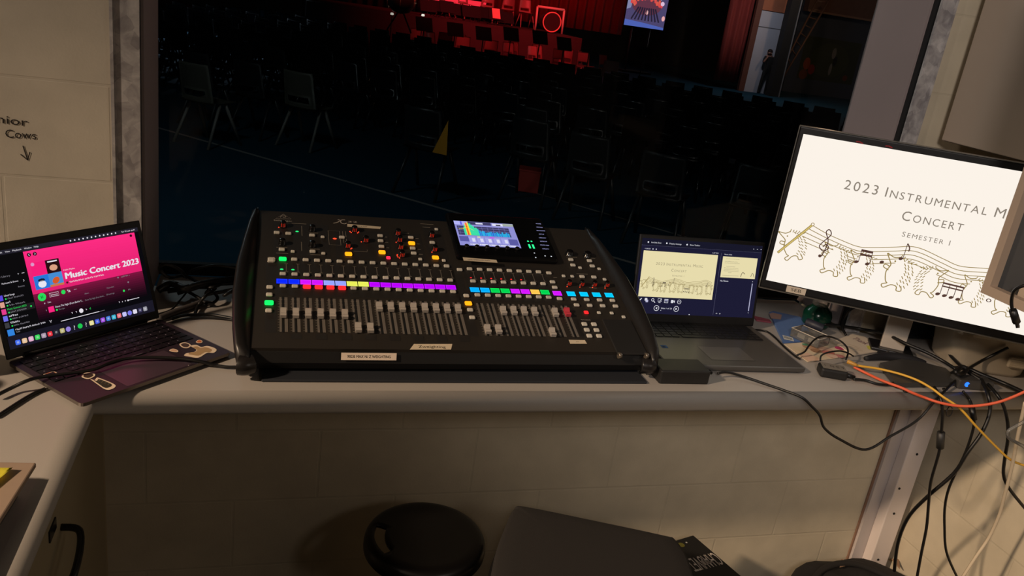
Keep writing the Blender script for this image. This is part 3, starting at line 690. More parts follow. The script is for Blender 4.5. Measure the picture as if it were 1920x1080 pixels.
def slide(cv, cx, cy, W, bg, tx, ln, dk, yl, lw=1.0):
    """the concert title slide, W wide and 16:9"""
    cv.rect(cx-W/2, cy-W*0.28125, cx+W/2, cy+W*0.28125, bg); cv.up()
    def S(p): return (cx+p[0]*W/0.674, cy+p[1]*W/0.674)
    k = W/0.674
    small_caps(cv, ['2023', 'Instrumental', 'Music'], cx, cy+0.077*k, 0.0235*k, tx, width=0.432*k)
    small_caps(cv, ['Concert'], cx, cy+0.029*k, 0.0235*k, tx, width=0.142*k)
    small_caps(cv, ['Semester', '1'], cx-0.002*k, cy-0.010*k, 0.0125*k, tx, width=0.112*k, h2=0.9)
    top = [(-0.262, -0.026), (-0.2243,-0.0393), (-0.1842,-0.0493), (-0.1458,-0.0561), (-0.1156,-0.0522), (-0.0623,-0.0389), (-0.0293,-0.0302), (0.0003,-0.0318), (0.0499,-0.0452), (0.0895,-0.0539), (0.1429,-0.047), (0.20, -0.040), (0.26, -0.028), (0.315, -0.045)]
    for j in range(5): cv.stroke([S((p[0]-(0.006*j if i == 0 else 0), p[1]-0.0105*j)) for i, p in enumerate(top)], 0.0017*k*lw, ln, sub=6)
    for i, (p, s, f, l) in enumerate((((-0.290, -0.082), 0.066, -1, 0.35), ((-0.186, -0.100), 0.068, -1, 0.0), ((-0.122, -0.104), 0.066, -1, 0.05), ((-0.036, -0.100), 0.074, -1, 0.0), ((0.028, -0.104), 0.066, 1, -0.1), ((0.137, -0.108), 0.062, -1, 0.0), ((0.212, -0.112), 0.066, -1, 0.1), ((0.285, -0.106), 0.070, 1, 0.0))):
        cv.up(); cv.disc(*S(p), s*0.32*k, bg, 18, ry=s*0.42*k); cv.up(); hedgehog(cv, *S(p), s*k, ln, f, i+2, l, lw)
    cv.up(); cv.stroke([S((-0.326, -0.112)), S((-0.262, -0.024))], 0.0060*k, ln); cv.up(); cv.stroke([S((-0.325, -0.111)), S((-0.2625, -0.025))], 0.0030*k, yl)
    cv.disc(*S((-0.262, -0.023)), 0.0045*k, ln, 12); cv.up().disc(*S((-0.262, -0.023)), 0.0028*k, bg, 12)
    cv.up()
    def note(x, y, h=0.034, flag=True):
        cv.disc(*S((x, y)), 0.0052*k, dk, 12, ry=0.0038*k, rot=0.4); cv.stroke([S((x+0.0048, y)), S((x+0.0048, y+h))], 0.0016*k, dk)
        if flag: cv.stroke([S((x+0.0048, y+h)), S((x+0.012, y+h-0.010)), S((x+0.012, y+h-0.019))], 0.0028*k, dk, sub=3)
    cv.stroke([S(p) for p in ((-0.222, -0.098), (-0.216, -0.060), (-0.2265, -0.036), (-0.2205, -0.028), (-0.214, -0.040), (-0.228, -0.062), (-0.233, -0.074), (-0.222, -0.084), (-0.211, -0.074), (-0.219, -0.066), (-0.225, -0.074))], 0.0024*k, dk, sub=5)
    cv.disc(*S((-0.226, -0.098)), 0.004*k, dk, 10)
    for x in (-0.140, -0.114): note(x, -0.094, 0.034, False)
    cv.poly([S((-0.1352, -0.060)), S((-0.1092, -0.060)), S((-0.1092, -0.066)), S((-0.1352, -0.066))], dk); cv.rect(*S((-0.1352, -0.0755)), *S((-0.1092, -0.0705)), dk)
    note(-0.044, -0.064, 0.040); note(-0.083, -0.082, 0.0, False)
    for i in range(4): note(0.060+0.0155*i, -0.132-0.001*i, 0.030, False)
    cv.stroke([S((0.064, -0.102)), S((0.112, -0.104))], 0.0042*k, dk); cv.stroke([S((0.064, -0.110)), S((0.112, -0.112))], 0.0034*k, dk)
    cv.disc(*S((0.172, -0.122)), 0.006*k, dk, 12, ry=0.0045*k); cv.up().disc(*S((0.172, -0.122)), 0.0036*k, bg, 12, ry=0.003*k)
    note(0.262, -0.075, 0.03)
MON = frame((1.5215, 1.5410, 1.2815), (0.84518, -0.53448, 0), (-0.0168, -0.0265, 0.9995))
mo = thing('monitor', 'large black-framed computer monitor showing the white concert slide, on the right of the bench', 'monitor', M=MON)
b = MB(); b.box((0, -0.002, -0.016), (0.698, 0.418, 0.026), bev=0.004); b.box((0, -0.01, -0.035), (0.50, 0.28, 0.03), bev=0.008)
b.build('casing', mat('monitor_black', (20, 20, 22), 0.4), mo)
b = MB()
for c_, d_ in (((0, 0.208, -0.006), (0.700, 0.002, 0.012)), ((0, -0.212, -0.006), (0.700, 0.002, 0.012)), ((-0.350, -0.002, -0.006), (0.002, 0.420, 0.012)), ((0.350, -0.002, -0.006), (0.002, 0.420, 0.012))): b.box(c_, d_)
b.build('trim', mat('monitor_trim', (150, 146, 140), 0.25, 0.7), mo)
cv = Canvas(0.00012)
slide(cv, 0, 0, 0.6744, em((252, 243, 232), 1.0), em((138, 128, 116), 1), em(BRN, 1), em((84, 58, 50), 1), em((214, 190, 110), 1))
cv.build('screen', mo, T(0, 0, -0.0028))
cv = Canvas(0.0002); cv.rect(-0.024, -0.0085, 0.024, 0.0085, ink((196, 184, 168))); cv.up().text('SEB', 0, -0.004, 0.008, ink((40, 34, 30)), width=0.026, align='c')
cv.build('label_tape', mo, T(-0.259, -0.2005, -0.0024))
cv = Canvas(0.0002)
for p in ((-0.2085,0.1917), (-0.1429,0.1935)): cv.stroke([(p[0]-0.008, p[1]+0.001), (p[0], p[1]+0.002), (p[0]+0.008, p[1]-0.001)], 0.0028, ink((150, 30, 40)))
cv.build('red_mark', mo, T(0, 0, -0.0024))
NK = MON.inverted()
b = MB(); b.box((0, 0, 0), (0.062, 0.012, 0.318), M=NK @ T(1.664, 1.690, 1.083) @ Matrix.Rotation(R(-32.3), 4, 'Z'), bev=0.002); b.box((0, -0.09, 0), (0.06, 0.19, 0.05), M=NK @ T(1.664, 1.690, 1.21) @ Matrix.Rotation(R(-32.3), 4, 'Z'), bev=0.004)
b.build('stand_neck', mat('pale_metal', (190, 180, 168), 0.4, 0.2), mo)
b = MB(); b.box((0, 0, 0.008), (0.11, 0.08, 0.014), bev=0.003); o = b.build('stand_base', mat('monitor_black', (20, 20, 22)), mo)
o.matrix_local = NK @ T(1.670, 1.700, DESK) @ Matrix.Rotation(R(-32.3), 4, 'Z')

# ------------------------------------------------------------------ black laptop with the presenter screen
HY = R(-1.345)
HPM = T(1.106, 1.685, DESK) @ Matrix.Rotation(HY, 4, 'Z')
hp = thing('laptop', 'dark grey laptop showing the slide presenter view, right of the mixing console', 'laptop', M=HPM)
M_hp = mat('laptop_graphite', (84, 82, 80), 0.35, 0.4, noise=0.03, nscale=200); M_hpb = mat('laptop_black', (15, 15, 17), 0.5)
b = MB(); b.box((0, 0.003, 0.0105), (0.374, 0.268, 0.013), bev=0.004); hb = b.build('base', M_hp, hp)
cv = Canvas(0.0003); cv.rrect(-0.165, 0.020, 0.165, 0.128, 0.004, mat('key_well', (40, 39, 39), 0.5)); cv.up(); cv.rrect(-0.055, -0.108, 0.065, -0.028, 0.003, mat('touchpad', (84, 82, 80), 0.3)); 
cv.stroke([(-0.055, -0.108), (0.065, -0.108), (0.065, -0.028), (-0.055, -0.028)], 0.001, ink((40, 39, 39)), True)
cv.rect(-0.158, -0.045, -0.142, -0.029, ink((30, 90, 150))); cv.up().rect(-0.155, -0.042, -0.147, -0.034, ink((30, 50, 80)))
cv.build('deck', hp, T(0, 0.012, 0.0171))
b = MB()
for r_ in range(6):
    n = 15; y = 0.032+0.0165*r_
    for k in range(n):
        if r_ == 0 and 4 <= k <= 8:
            if k == 4: b.box((-0.155+0.0221*6, y, 0.0185), (0.095, 0.0135, 0.0016))
            continue
        b.box((-0.155+0.0221*k, y, 0.0185), (0.0185, 0.0135, 0.0016))
b.build('keyboard', mat('laptop_keys', (22, 22, 23), 0.45), hp, T(0, 0.012, -0.0005))
LIDM = HPM.inverted() @ frame((1.1178, 1.8423, 1.0469), (math.cos(HY), math.sin(HY), 0), (-math.sin(HY)*math.sin(R(9.93)), math.cos(HY)*math.sin(R(9.93)), math.cos(R(9.93))))
b = MB(); b.box((0, -0.007, -0.005), (0.372, 0.234, 0.008), bev=0.003); ld = b.build('lid', M_hpb, hp, LIDM)
b = MB(); b.cyl((-0.13, -0.122, -0.010), (0.13, -0.122, -0.010), 0.007); b.build('hinge', M_hpb, ld)
cv = Canvas(0.0001); BG = em((34, 33, 60), 0.75); WH = em((235, 235, 245), 0.9); GY = em((120, 120, 150), 0.6)
cv.rect(-0.172, -0.0968, 0.172, 0.0968, BG); cv.up(); cv.rect(-0.172, 0.079, 0.172, 0.0968, em((30, 30, 50), 0.7)); cv.rect(-0.172, 0.0788, 0.172, 0.0794, GY)
slide(cv, -0.0597, 0.0063, 0.210, em((236, 224, 176), 0.95), em((150, 140, 112), 1), em((150, 134, 88), 1), em((90, 80, 70), 1), em((170, 150, 90), 1), 1.5)
cv.rect(0.059, 0.0085, 0.161, 0.0635, em((236, 224, 176), 0.95)); cv.up()
TG = em((140, 130, 105), 0.9)
for y, a, c_ in ((0.057, 0.069, 0.108), (0.050, 0.066, 0.104), (0.046, 0.066, 0.110), (0.037, 0.072, 0.098), (0.033, 0.066, 0.108), (0.029, 0.066, 0.110), (0.025, 0.066, 0.110), (0.021, 0.080, 0.090)): cv.blur([c_-a], a, y, 0.0016, TG)
cv.stroke([(0.118, 0.012), (0.122, 0.024), (0.130, 0.020)], 0.002, TG, sub=3); cv.stroke([(0.148, 0.014), (0.152, 0.024), (0.158, 0.013)], 0.0016, TG, sub=3); cv.rect(0.064, 0.0135, 0.112, 0.0142, TG)
cv.text('End Slide Show', -0.148, 0.0855, 0.0034, WH, width=0.028); cv.text('Display Settings', -0.098, 0.0855, 0.0034, WH, width=0.034); cv.text('Show Taskbar', -0.040, 0.0855, 0.0034, WH, width=0.029)
for x in (-0.156, -0.105, -0.048): cv.disc(x, 0.0873, 0.0022, WH, 8)
cv.text('1:30:01', -0.164, 0.069, 0.003, WH, width=0.016); cv.disc(-0.141, 0.0705, 0.0016, WH, 8); cv.disc(-0.132, 0.0705, 0.0016, WH, 8); cv.text('1:37 PM', 0.044, 0.069, 0.003, WH, align='r', width=0.018)
cv.text('Next slide', 0.062, 0.0675, 0.003, WH, width=0.022); cv.text('No Notes', 0.060, -0.003, 0.0044, WH, width=0.024)
for x in (0.145, 0.156, 0.167): cv.rect(x-0.0015, 0.0870, x+0.0015, 0.0882, WH)
cv.rect(0.0525, -0.092, 0.0531, 0.072, GY); cv.rect(0.1548, -0.078, 0.1572, -0.004, em((190, 190, 220), 0.9)); cv.disc(0.156, -0.083, 0.001, WH, 6); cv.disc(0.156, 0.001, 0.001, WH, 6)
def bx(x): return -0.160+0.0185*x
cv.stroke([(bx(0)-0.004, -0.066), (bx(0)+0.005, -0.057)], 0.0022, WH)
cv.rrect(bx(1)-0.005, -0.063, bx(1)+0.002, -0.056, 0.001, WH); cv.rrect(bx(1)-0.002, -0.067, bx(1)+0.005, -0.060, 0.001, em((190, 190, 220), 0.9))
cv.stroke([(bx(2)+0.0035*math.cos(a*0.7)-0.001, -0.060+0.0035*math.sin(a*0.7)) for a in range(9)], 0.0014, WH, True); cv.stroke([(bx(2)+0.002, -0.063), (bx(2)+0.006, -0.067)], 0.002, WH)
cv.stroke([(bx(3)-0.005, -0.063), (bx(3)+0.005, -0.063), (bx(3)+0.005, -0.056), (bx(3)-0.005, -0.056)], 0.0012, WH, True); cv.stroke([(bx(3), -0.063), (bx(3)+0.004, -0.057)], 0.0012, WH); cv.rect(bx(3)-0.003, -0.067, bx(3)+0.003, -0.066, WH)
cv.stroke([(bx(4)-0.005, -0.066), (bx(4)+0.005, -0.066), (bx(4)+0.005, -0.057), (bx(4)-0.005, -0.057)], 0.0012, WH, True); cv.rect(bx(4)-0.004, -0.0625, bx(4)+0.004, -0.0575, em((150, 150, 180), 0.9))
cv.rrect(bx(5)-0.005, -0.066, bx(5)+0.002, -0.058, 0.001, WH); cv.poly([(bx(5)+0.002, -0.062), (bx(5)+0.006, -0.058), (bx(5)+0.006, -0.066)], WH)
cv.stroke([(bx(6)+0.0052*math.cos(a*0.4488), -0.062+0.0052*math.sin(a*0.4488)) for a in range(14)], 0.0011, WH, True); cv.rect(bx(6)-0.003, -0.0626, bx(6)+0.003, -0.0614, WH)
for x, d_ in ((-0.111, -1), (-0.055, 1)):
    cv.stroke([(x+0.0068*math.cos(a*0.349), -0.081+0.0068*math.sin(a*0.349)) for a in range(18)], 0.0013, WH, True); cv.poly([(x+d_*0.003, -0.081), (x-d_*0.002, -0.078), (x-d_*0.002, -0.084)], WH)
cv.text('Slide 1 of 20', -0.083, -0.0825, 0.0036, WH, width=0.031, align='c'); cv.disc(-0.016, -0.0945, 0.0014, WH, 8); cv.disc(-0.098, -0.0865, 0.001, WH, 6)
for x in (0.061, 0.071): cv.blur([0.004], x, -0.090, 0.003, WH)
cv.build('screen', ld, T(0, 0, -0.0008) @ Matrix.Scale(1.035, 4))

# ------------------------------------------------------------------ silver-edged laptop with the music player
KY = R(43.3); KT = R(18)
kr = Vector((math.cos(KY), math.sin(KY), 0)); kn = Vector((-math.sin(KY), math.cos(KY), 0)); ku = Vector((0, 0, math.cos(KT)))+kn*math.sin(KT)
KB = Vector((-0.1748, 1.4958, 0.922))
KBM = frame(KB-Vector((0, 0, 0.012)), kr, kn)
mb = thing('laptop', 'slim stickered laptop with a pink music player screen at the left bench corner', 'laptop', M=KBM)
M_mac = mat('space_grey_metal', (66, 60, 64), 0.35, 0.6); M_macd = mat('deck_dark', (58, 46, 56), 0.42, 0.3)
b = MB(); b.prism([(-0.161+0.008*(1-math.cos(a)), 0.222-0.008*(1-math.sin(a))) for a in (0, 0.5, 1.0, 1.57)]+[(0.161-0.008*(1-math.sin(a)), 0.222-0.008*(1-math.cos(a))) for a in (0, 0.5, 1.0, 1.57)]+[(0.161-0.008*(1-math.cos(a)), -0.003+0.008*(1-math.sin(a))) for a in (0, 0.5, 1.0, 1.57)]+[(-0.161+0.008*(1-math.sin(a)), -0.003+0.008*(1-math.cos(a))) for a in (0, 0.5, 1.0, 1.57)], 0.0065, T(0, 0, 0.0055))
b.m(1)
for x in (-0.13, 0.13):
    for y in (0.03, 0.19): b.cyl((x, y, 0.0), (x, y, 0.0055), 0.008)
b.build('base', [mat('silver_edge', (120, 112, 106), 0.3, 0.7), M_mac], mb)
cv = Canvas(0.0002); cv.rrect(-0.1605, -0.0025, 0.1605, 0.2215, 0.008, M_macd); cv.up(); cv.rrect(-0.148, 0.096, 0.148, 0.208, 0.003, mat('key_well_black', (16, 14, 18), 0.5)); cv.rrect(-0.070, 0.002, 0.070, 0.088, 0.004, mat('trackpad_dark', (70, 56, 66), 0.3))
cv.stroke([(-0.070, 0.002), (0.070, 0.002), (0.070, 0.088), (-0.070, 0.088)], 0.0009, ink((34, 28, 32)), True)
cv.up(); cv.rect(0.06, 0.001, 0.062, 0.0025, ink((200, 190, 180)))
cv.build('deck', mb, T(0, 0, 0.0122))
b = MB(); cvk = Canvas(0.0001); KG = ink((128, 124, 140)); rn = random.Random(5)
for r_ in range(6):
    y = 0.105+0.0192*r_; n = 14
    for k in range(n):
        if r_ == 0 and 4 <= k <= 8:
            if k == 4: b.box((-0.138+0.02123*6, y, 0.0008), (0.098, 0.0158, 0.0012), bev=0.0004); cvk.rect(-0.05, y-0.006, 0.03, y-0.0052, KG)
            continue
        b.box((-0.138+0.02123*k, y, 0.0008), (0.0176, 0.0158, 0.0012)); 
        if rn.random() < 0.75: cvk.rect(-0.140+0.02123*k, y-0.001, -0.1375+0.02123*k, y+0.0012, KG)
kb = b.build('keyboard', mat('mac_keys', (20, 17, 23), 0.45), mb, T(0, 0, 0.0126)); cvk.build('key_legends', kb, T(0, 0, 0.0016))
# stickers on the palm rest
def sticker(name, pts, col, extra=None):
    pts = [(v.x, v.y) for v in smooth([(p[0], p[1], 0) for p in pts], 4, True)]
    cv = Canvas(0.0002); cv.poly(pts, ink((226, 206, 180))); cx = sum(p[0] for p in pts)/len(pts); cy = sum(p[1] for p in pts)/len(pts)
    cv.up().poly([(cx+(p[0]-cx)*0.72, cy+(p[1]-cy)*0.72) for p in pts], ink(col)); cv.up()
    if extra: extra(cv)
    return cv.build(name, mb, T(0, 0, 0.0131))
sticker('sticker', [(-0.0991,0.0677), (-0.0963,0.0593), (-0.089,0.0642), (-0.0857,0.0612), (-0.0814,0.0253), (-0.0866,0.013), (-0.0988,0.0102), (-0.104,0.0179), (-0.1024,0.039)], (44, 42, 30), lambda cv: [cv.stroke(q, 0.0012, ink((110, 104, 80))) for q in ([(-0.0953,0.0497), (-0.0886,0.0537)], [(-0.0938,0.0426), (-0.0873,0.0461)], [(-0.0923,0.0354), (-0.0861,0.0386)], [(-0.0908,0.0283), (-0.0848,0.0311)])])['label'] = 'dark striped tie sticker with a pale outline'
sticker('sticker', [(-0.1036,0.0864), (-0.0932,0.0946), (-0.0841,0.0893), (-0.0825,0.0789), (-0.088,0.0721), (-0.1011,0.0695), (-0.1052,0.079)], (60, 42, 34))
sticker('sticker', [(-0.148,0.1327), (-0.1373,0.1376), (-0.1235,0.131), (-0.1257,0.1256), (-0.1356,0.1272), (-0.1477,0.1266)], (214, 130, 100))['label'] = 'small orange strip sticker'
sticker('sticker', [(0.1081,0.09), (0.1192,0.0927), (0.1245,0.0847), (0.1218,0.0713), (0.1091,0.0651), (0.1031,0.0737)], (70, 54, 52))
sticker('sticker', [(0.1194,0.0699), (0.1312,0.0667), (0.1316,0.0525), (0.1434,0.0492), (0.1477,0.035), (0.1449,0.022), (0.1313,0.0151), (0.1221,0.0231), (0.0959,0.0162), (0.0856,0.0319), (0.082,0.0417), (0.0926,0.0473), (0.104,0.0424), (0.1165,0.0484)], (170, 140, 100))['label'] = 'cream cut-out sticker at the right palm rest'
sticker('sticker', [(0.1403,0.0799), (0.151,0.0832), (0.1523,0.0749), (0.1456,0.0683), (0.1385,0.0726)], (200, 110, 60))['label'] = 'round orange sticker'
sticker('sticker', [(0.0757,0.0789), (0.0863,0.0814), (0.0884,0.0694), (0.083,0.0624), (0.0763,0.0699)], (210, 170, 140))
# lid and screen
KLM = KBM.inverted() @ frame(KB+kn*0.222+Vector((0, 0, 0.004)), kr, ku)
b = MB(); b.box((0, 0.106, -0.003), (0.322, 0.214, 0.005), bev=0.002); ml = b.build('lid', mat('lid_black', (12, 11, 12), 0.45), mb, KLM)
b = MB(); b.cyl((-0.13, 0.001, -0.004), (0.13, 0.001, -0.004), 0.0055); b.build('hinge', mat('lid_black', (12, 11, 12)), ml)
cv = Canvas(0.0001); BK = em((14, 13, 18), 0.7); W2 = em((240, 236, 245), 0.9); G2 = em((150, 146, 156), 0.7); GRS = em((40, 220, 90), 1)
PK_ = em((250, 40, 128), 1.0)
cv.rect(-0.152, 0.0165, 0.152, 0.199, BK); cv.up(); cv.rect(-0.152, 0.1905, 0.152, 0.199, em((40, 38, 50), 0.8)); cv.rect(-0.152, 0.0165, 0.152, 0.041, em((36, 34, 50), 0.6))
x0, x1 = -0.0895, 0.1425
for k in range(14):
    a = 0.107+0.0825*k/14; t = k/13
    cv.rect(x0, a, x1, a+0.0825/14, em((int(226+26*t), int(34+10*t), int(112+18*t)), 1))
for k in range(12):
    a = 0.053+0.054*k/12; t = k/11
    cv.rect(x0, a, x1, a+0.0045, em((int(16+104*t), int(8+14*t), int(15+46*t)), 1))
cv.up(); cv.rect(-0.152, 0.041, -0.0905, 0.190, em((16, 15, 17), 0.7)); cv.up(); cv.rect(-0.1515, 0.0815, -0.091, 0.0935, em((40, 38, 40), 0.7)); cv.up()
cv.text('Music Concert 2023', -0.0225, 0.1235, 0.0118, W2, width=0.1605)
for dx in (0.0008, -0.0008, 0.0004): cv.text('Music Concert 2023', -0.0225+dx, 0.1235+dx*0.5, 0.0118, W2, width=0.1605)
cv.text('Public Playlist', -0.0225, 0.1395, 0.0028, W2, width=0.023); cv.blur([0.03, 0.018, 0.022], -0.016, 0.1145, 0.003, W2); cv.disc(-0.0205, 0.116, 0.0022, em((60, 20, 30), 1), 8)
for k, s_ in enumerate(('Edit', 'View', 'Playback', 'Window', 'Help')): cv.text(s_, (-0.134, -0.121, -0.108, -0.086, -0.068)[k], 0.1935, 0.0030, W2, width=(0.008, 0.009, 0.017, 0.014, 0.009)[k])
for k in range(12): cv.disc(0.004+0.0088*k, 0.1948, 0.0017, W2, 6)
cv.blur([0.006, 0.005, 0.007, 0.009], 0.114, 0.1935, 0.0026, W2)
for x, s_ in ((-0.080, -1), (-0.069, 1)): cv.disc(x, 0.182, 0.0037, em((30, 8, 18), 1), 14); cv.up(); cv.stroke([(x-s_*0.001, 0.184), (x+s_*0.0012, 0.182), (x-s_*0.001, 0.180)], 0.0009, W2); cv.up()
cv.disc(0.133, 0.184, 0.0028, em((40, 8, 22), 1), 12)
# cover: four plain tiles
cv.rect(-0.082, 0.140, -0.054, 0.166, em((246, 30, 120), 1)); cv.disc(-0.078, 0.163, 0.0035, em((200, 190, 240), 1), 10)
cv.rect(-0.054, 0.140, -0.027, 0.166, em((40, 14, 18), 1)); cv.rect(-0.082, 0.114, -0.054, 0.140, em((40, 120, 215), 1)); cv.rect(-0.054, 0.114, -0.027, 0.140, em((70, 140, 210), 1)); cv.up()
cv.disc(-0.0405, 0.150, 0.008, em((220, 160, 130), 1), 12, ry=0.006); cv.rect(-0.050, 0.161, -0.031, 0.1635, W2); cv.disc(-0.068, 0.123, 0.008, em((230, 230, 240), 1), 10, ry=0.007); cv.disc(-0.068, 0.131, 0.007, em((20, 30, 50), 1), 8, ry=0.003); cv.disc(-0.041, 0.125, 0.008, em((210, 90, 40), 1), 10, ry=0.006, rot=0.6); cv.rect(-0.054, 0.114, -0.027, 0.118, em((200, 120, 70), 1))
cv.disc(-0.0745, 0.099, 0.0078, GRS, 18); cv.up(); cv.rect(-0.0765, 0.0965, -0.0755, 0.1015, BK); cv.rect(-0.0735, 0.0965, -0.0725, 0.1015, BK)
cv.stroke([(-0.060, 0.0955), (-0.042, 0.0955), (-0.042, 0.1025), (-0.060, 0.1025)], 0.0007, W2, True); cv.text('Enhance', -0.051, 0.0975, 0.003, W2, width=0.014, align='c'); cv.disc(-0.0325, 0.0995, 0.0042, GRS, 12); cv.blur([0.007], -0.0245, 0.097, 0.005, W2); cv.blur([0.006], -0.011, 0.0992, 0.001, W2)
cv.text('#', -0.0735, 0.085, 0.0028, W2); cv.text('Title', -0.067, 0.085, 0.0028, W2, width=0.007); cv.text('Album', 0.008, 0.0855, 0.0028, G2, width=0.009); cv.text('Date added', 0.056, 0.0865, 0.0028, G2, width=0.016)
cv.text('1', -0.0735, 0.071, 0.003, W2); cv.rect(-0.068, 0.0665, -0.057, 0.0775, PK_); cv.text('Dance The Night (From Barbie T...', -0.0545, 0.073, 0.0036, W2, width=0.056); cv.disc(-0.0525, 0.0685, 0.002, GRS, 8); cv.text('Dua Lipa', -0.049, 0.0672, 0.0028, G2, width=0.012); cv.text('Dance The Night (From Barbie...', 0.006, 0.0725, 0.003, G2, width=0.042); cv.text('22 hours ago', 0.052, 0.0735, 0.003, G2, width=0.018)
cv.disc(0.0915, 0.0745, 0.0024, GRS, 8); cv.blur([0.006], 0.101, 0.0735, 0.0028, G2); cv.blur([0.016, 0.002], 0.092, 0.1025, 0.003, G2); cv.disc(0.085, 0.104, 0.0018, G2, 8); cv.disc(0.105, 0.090, 0.0018, G2, 8)
# sidebar
cv.text('Your Library', -0.150, 0.1495, 0.0034, G2, width=0.028); cv.text('+', -0.109, 0.149, 0.004, W2); cv.text('→', -0.100, 0.149, 0.004, W2) if False else cv.stroke([(-0.101, 0.151), (-0.096, 0.151)], 0.0008, W2)
cv.text('Podcasts & Shows', -0.140, 0.137, 0.003, W2, width=0.030); cv.text('Recents', -0.113, 0.126, 0.003, G2, width=0.012); cv.stroke([(-0.101, 0.139), (-0.0995, 0.137), (-0.101, 0.135)], 0.0008, W2)
for k, (t1, t2, c_) in enumerate((('Liked Songs', 'Playlist • 12 songs', (90, 70, 220)), ('', '', (220, 160, 140)), ('Music Concert 2023', '', (230, 60, 140)), ('', '', (110, 110, 230)), ('', '', (60, 60, 66)))):
    y = 0.1145-0.0128*k
    cv.rect(-0.1515, y-0.0065, -0.1435, y+0.0035, em(c_, 1))
    if t1: cv.text(t1, -0.141, y, 0.0034, GRS if k == 2 else W2, width=0.019+0.016*(k == 2))
    else: cv.blur([0.009+0.008*(k > 2)], -0.141, y, 0.0034, W2)
    cv.disc(-0.139, y-0.0045, 0.0016, GRS, 8); cv.blur([0.010, 0.018], -0.136, y-0.0057, 0.0027, G2)
cv.disc(-0.098, 0.087, 0.0018, GRS, 8)
# player bar and dock
cv.rect(-0.150, 0.0415, -0.138, 0.0535, em((50, 130, 220), 1)); cv.blur([0.012, 0.016, 0.014, 0.010], -0.135, 0.049, 0.003, W2); cv.blur([0.008], -0.135, 0.0445, 0.0026, G2); cv.stroke([(-0.069, 0.050), (-0.071, 0.052), (-0.069, 0.047), (-0.067, 0.052), (-0.069, 0.050)], 0.0007, W2)
cv.disc(-0.006, 0.0555, 0.0044, W2, 16); cv.rect(-0.050, 0.0445, 0.030, 0.0458, W2); cv.rect(0.030, 0.0448, 0.042, 0.0455, G2); cv.stroke([(0.0115, 0.0555), (0.0135, 0.0575), (0.0135, 0.0535)], 0.0008, GRS, True)
for x in (-0.026, -0.0175, 0.004): cv.blur([0.003], x, 0.054, 0.003, W2)
for x in (0.075, 0.082, 0.089): cv.blur([0.003], x, 0.052, 0.003, W2)
cv.rect(0.096, 0.0525, 0.122, 0.0537, W2); cv.disc(0.096, 0.0531, 0.0018, W2, 8)
cols = [(70, 110, 240), (230, 190, 150), (225, 170, 200), (60, 210, 90), (170, 150, 170), (230, 50, 60), (40, 40, 50), (190, 180, 120), (150, 130, 220), None, (30, 200, 80), None, (235, 225, 150), (70, 90, 220), (160, 80, 220), (70, 130, 220), (60, 180, 210), (230, 110, 120), (190, 190, 250), (120, 120, 230), (225, 220, 240), (60, 56, 90), (150, 150, 160)]
for k, c_ in enumerate(cols):
    x = -0.136+0.0121*k; 
    if c_ is None: cv.text('?', x, 0.0225, 0.008, W2, align='c'); continue
    if k in (8, 10, 19): cv.disc(x, 0.0265, 0.005, em(c_, 1), 14)
    else: cv.rrect(x-0.0046, 0.0220, x+0.0046, 0.0312, 0.002, em(c_, 1)); cv.up(); cv.rrect(x-0.002, 0.0246, x+0.002, 0.0286, 0.001, em(tuple(min(255, int(v*0.5+110)) for v in c_), 1)); cv.layer -= 1
cv.build('screen', ml, T(0, 0, 0.0002))
# ------------------------------------------------------------------ small things on and around the bench
M_cab_ = mat('cable_black', (18, 17, 17), 0.42); M_wht = mat('cable_white', (206, 190, 164), 0.5)
def cable(name, label, pts, r=0.0028, m=None, cat='cable', n=7):
    b = MB(); b.tube(pts, r, n=n, sub=7); return tag(b.build(name, m or M_cab_), label, cat)
Z1 = 0.915
# laptop power brick with its lead
pb = thing('power_brick', 'black laptop power brick lying against the right front corner of the mixing console', 'power adapter', (0.9275, 1.526, DESK), R(-1))
b = MB(); b.box((0, 0, 0.017), (0.125, 0.068, 0.034), bev=0.004); b.build('case', mat('brick_black', (26, 25, 25), 0.5), pb)
b = MB(); b.cyl((0.062, 0.006, 0.016), (0.088, 0.003, 0.013), 0.006, 0.004, n=10)
for k in range(5): b.cyl((0.065+0.004*k, 0.006-0.0004*k, 0.0155), (0.067+0.004*k, 0.006-0.0004*k, 0.0153), 0.0068-0.0004*k, n=10)
b.build('strain_relief', M_cab_, pb)
cable('power_cable', 'thin black lead from the power brick drooping below the bench edge and back up', [(1.0289,1.5231,0.924), (1.0552,1.5251,0.926), (1.0999,1.5167,0.918), (1.1431,1.4818,0.915), (1.1679,1.455,0.915), (1.1945,1.423,0.9139), (1.2214,1.414,0.8952), (1.2488,1.412,0.8725), (1.2709,1.41,0.8395), (1.3194,1.405,0.8116), (1.3974,1.4,0.7854), (1.4582,1.4,0.8209), (1.5268,1.405,0.8611), (1.5743,1.418,0.9063), (1.6882,1.4849,0.925), (1.7471,1.5182,0.93)], 0.0032)
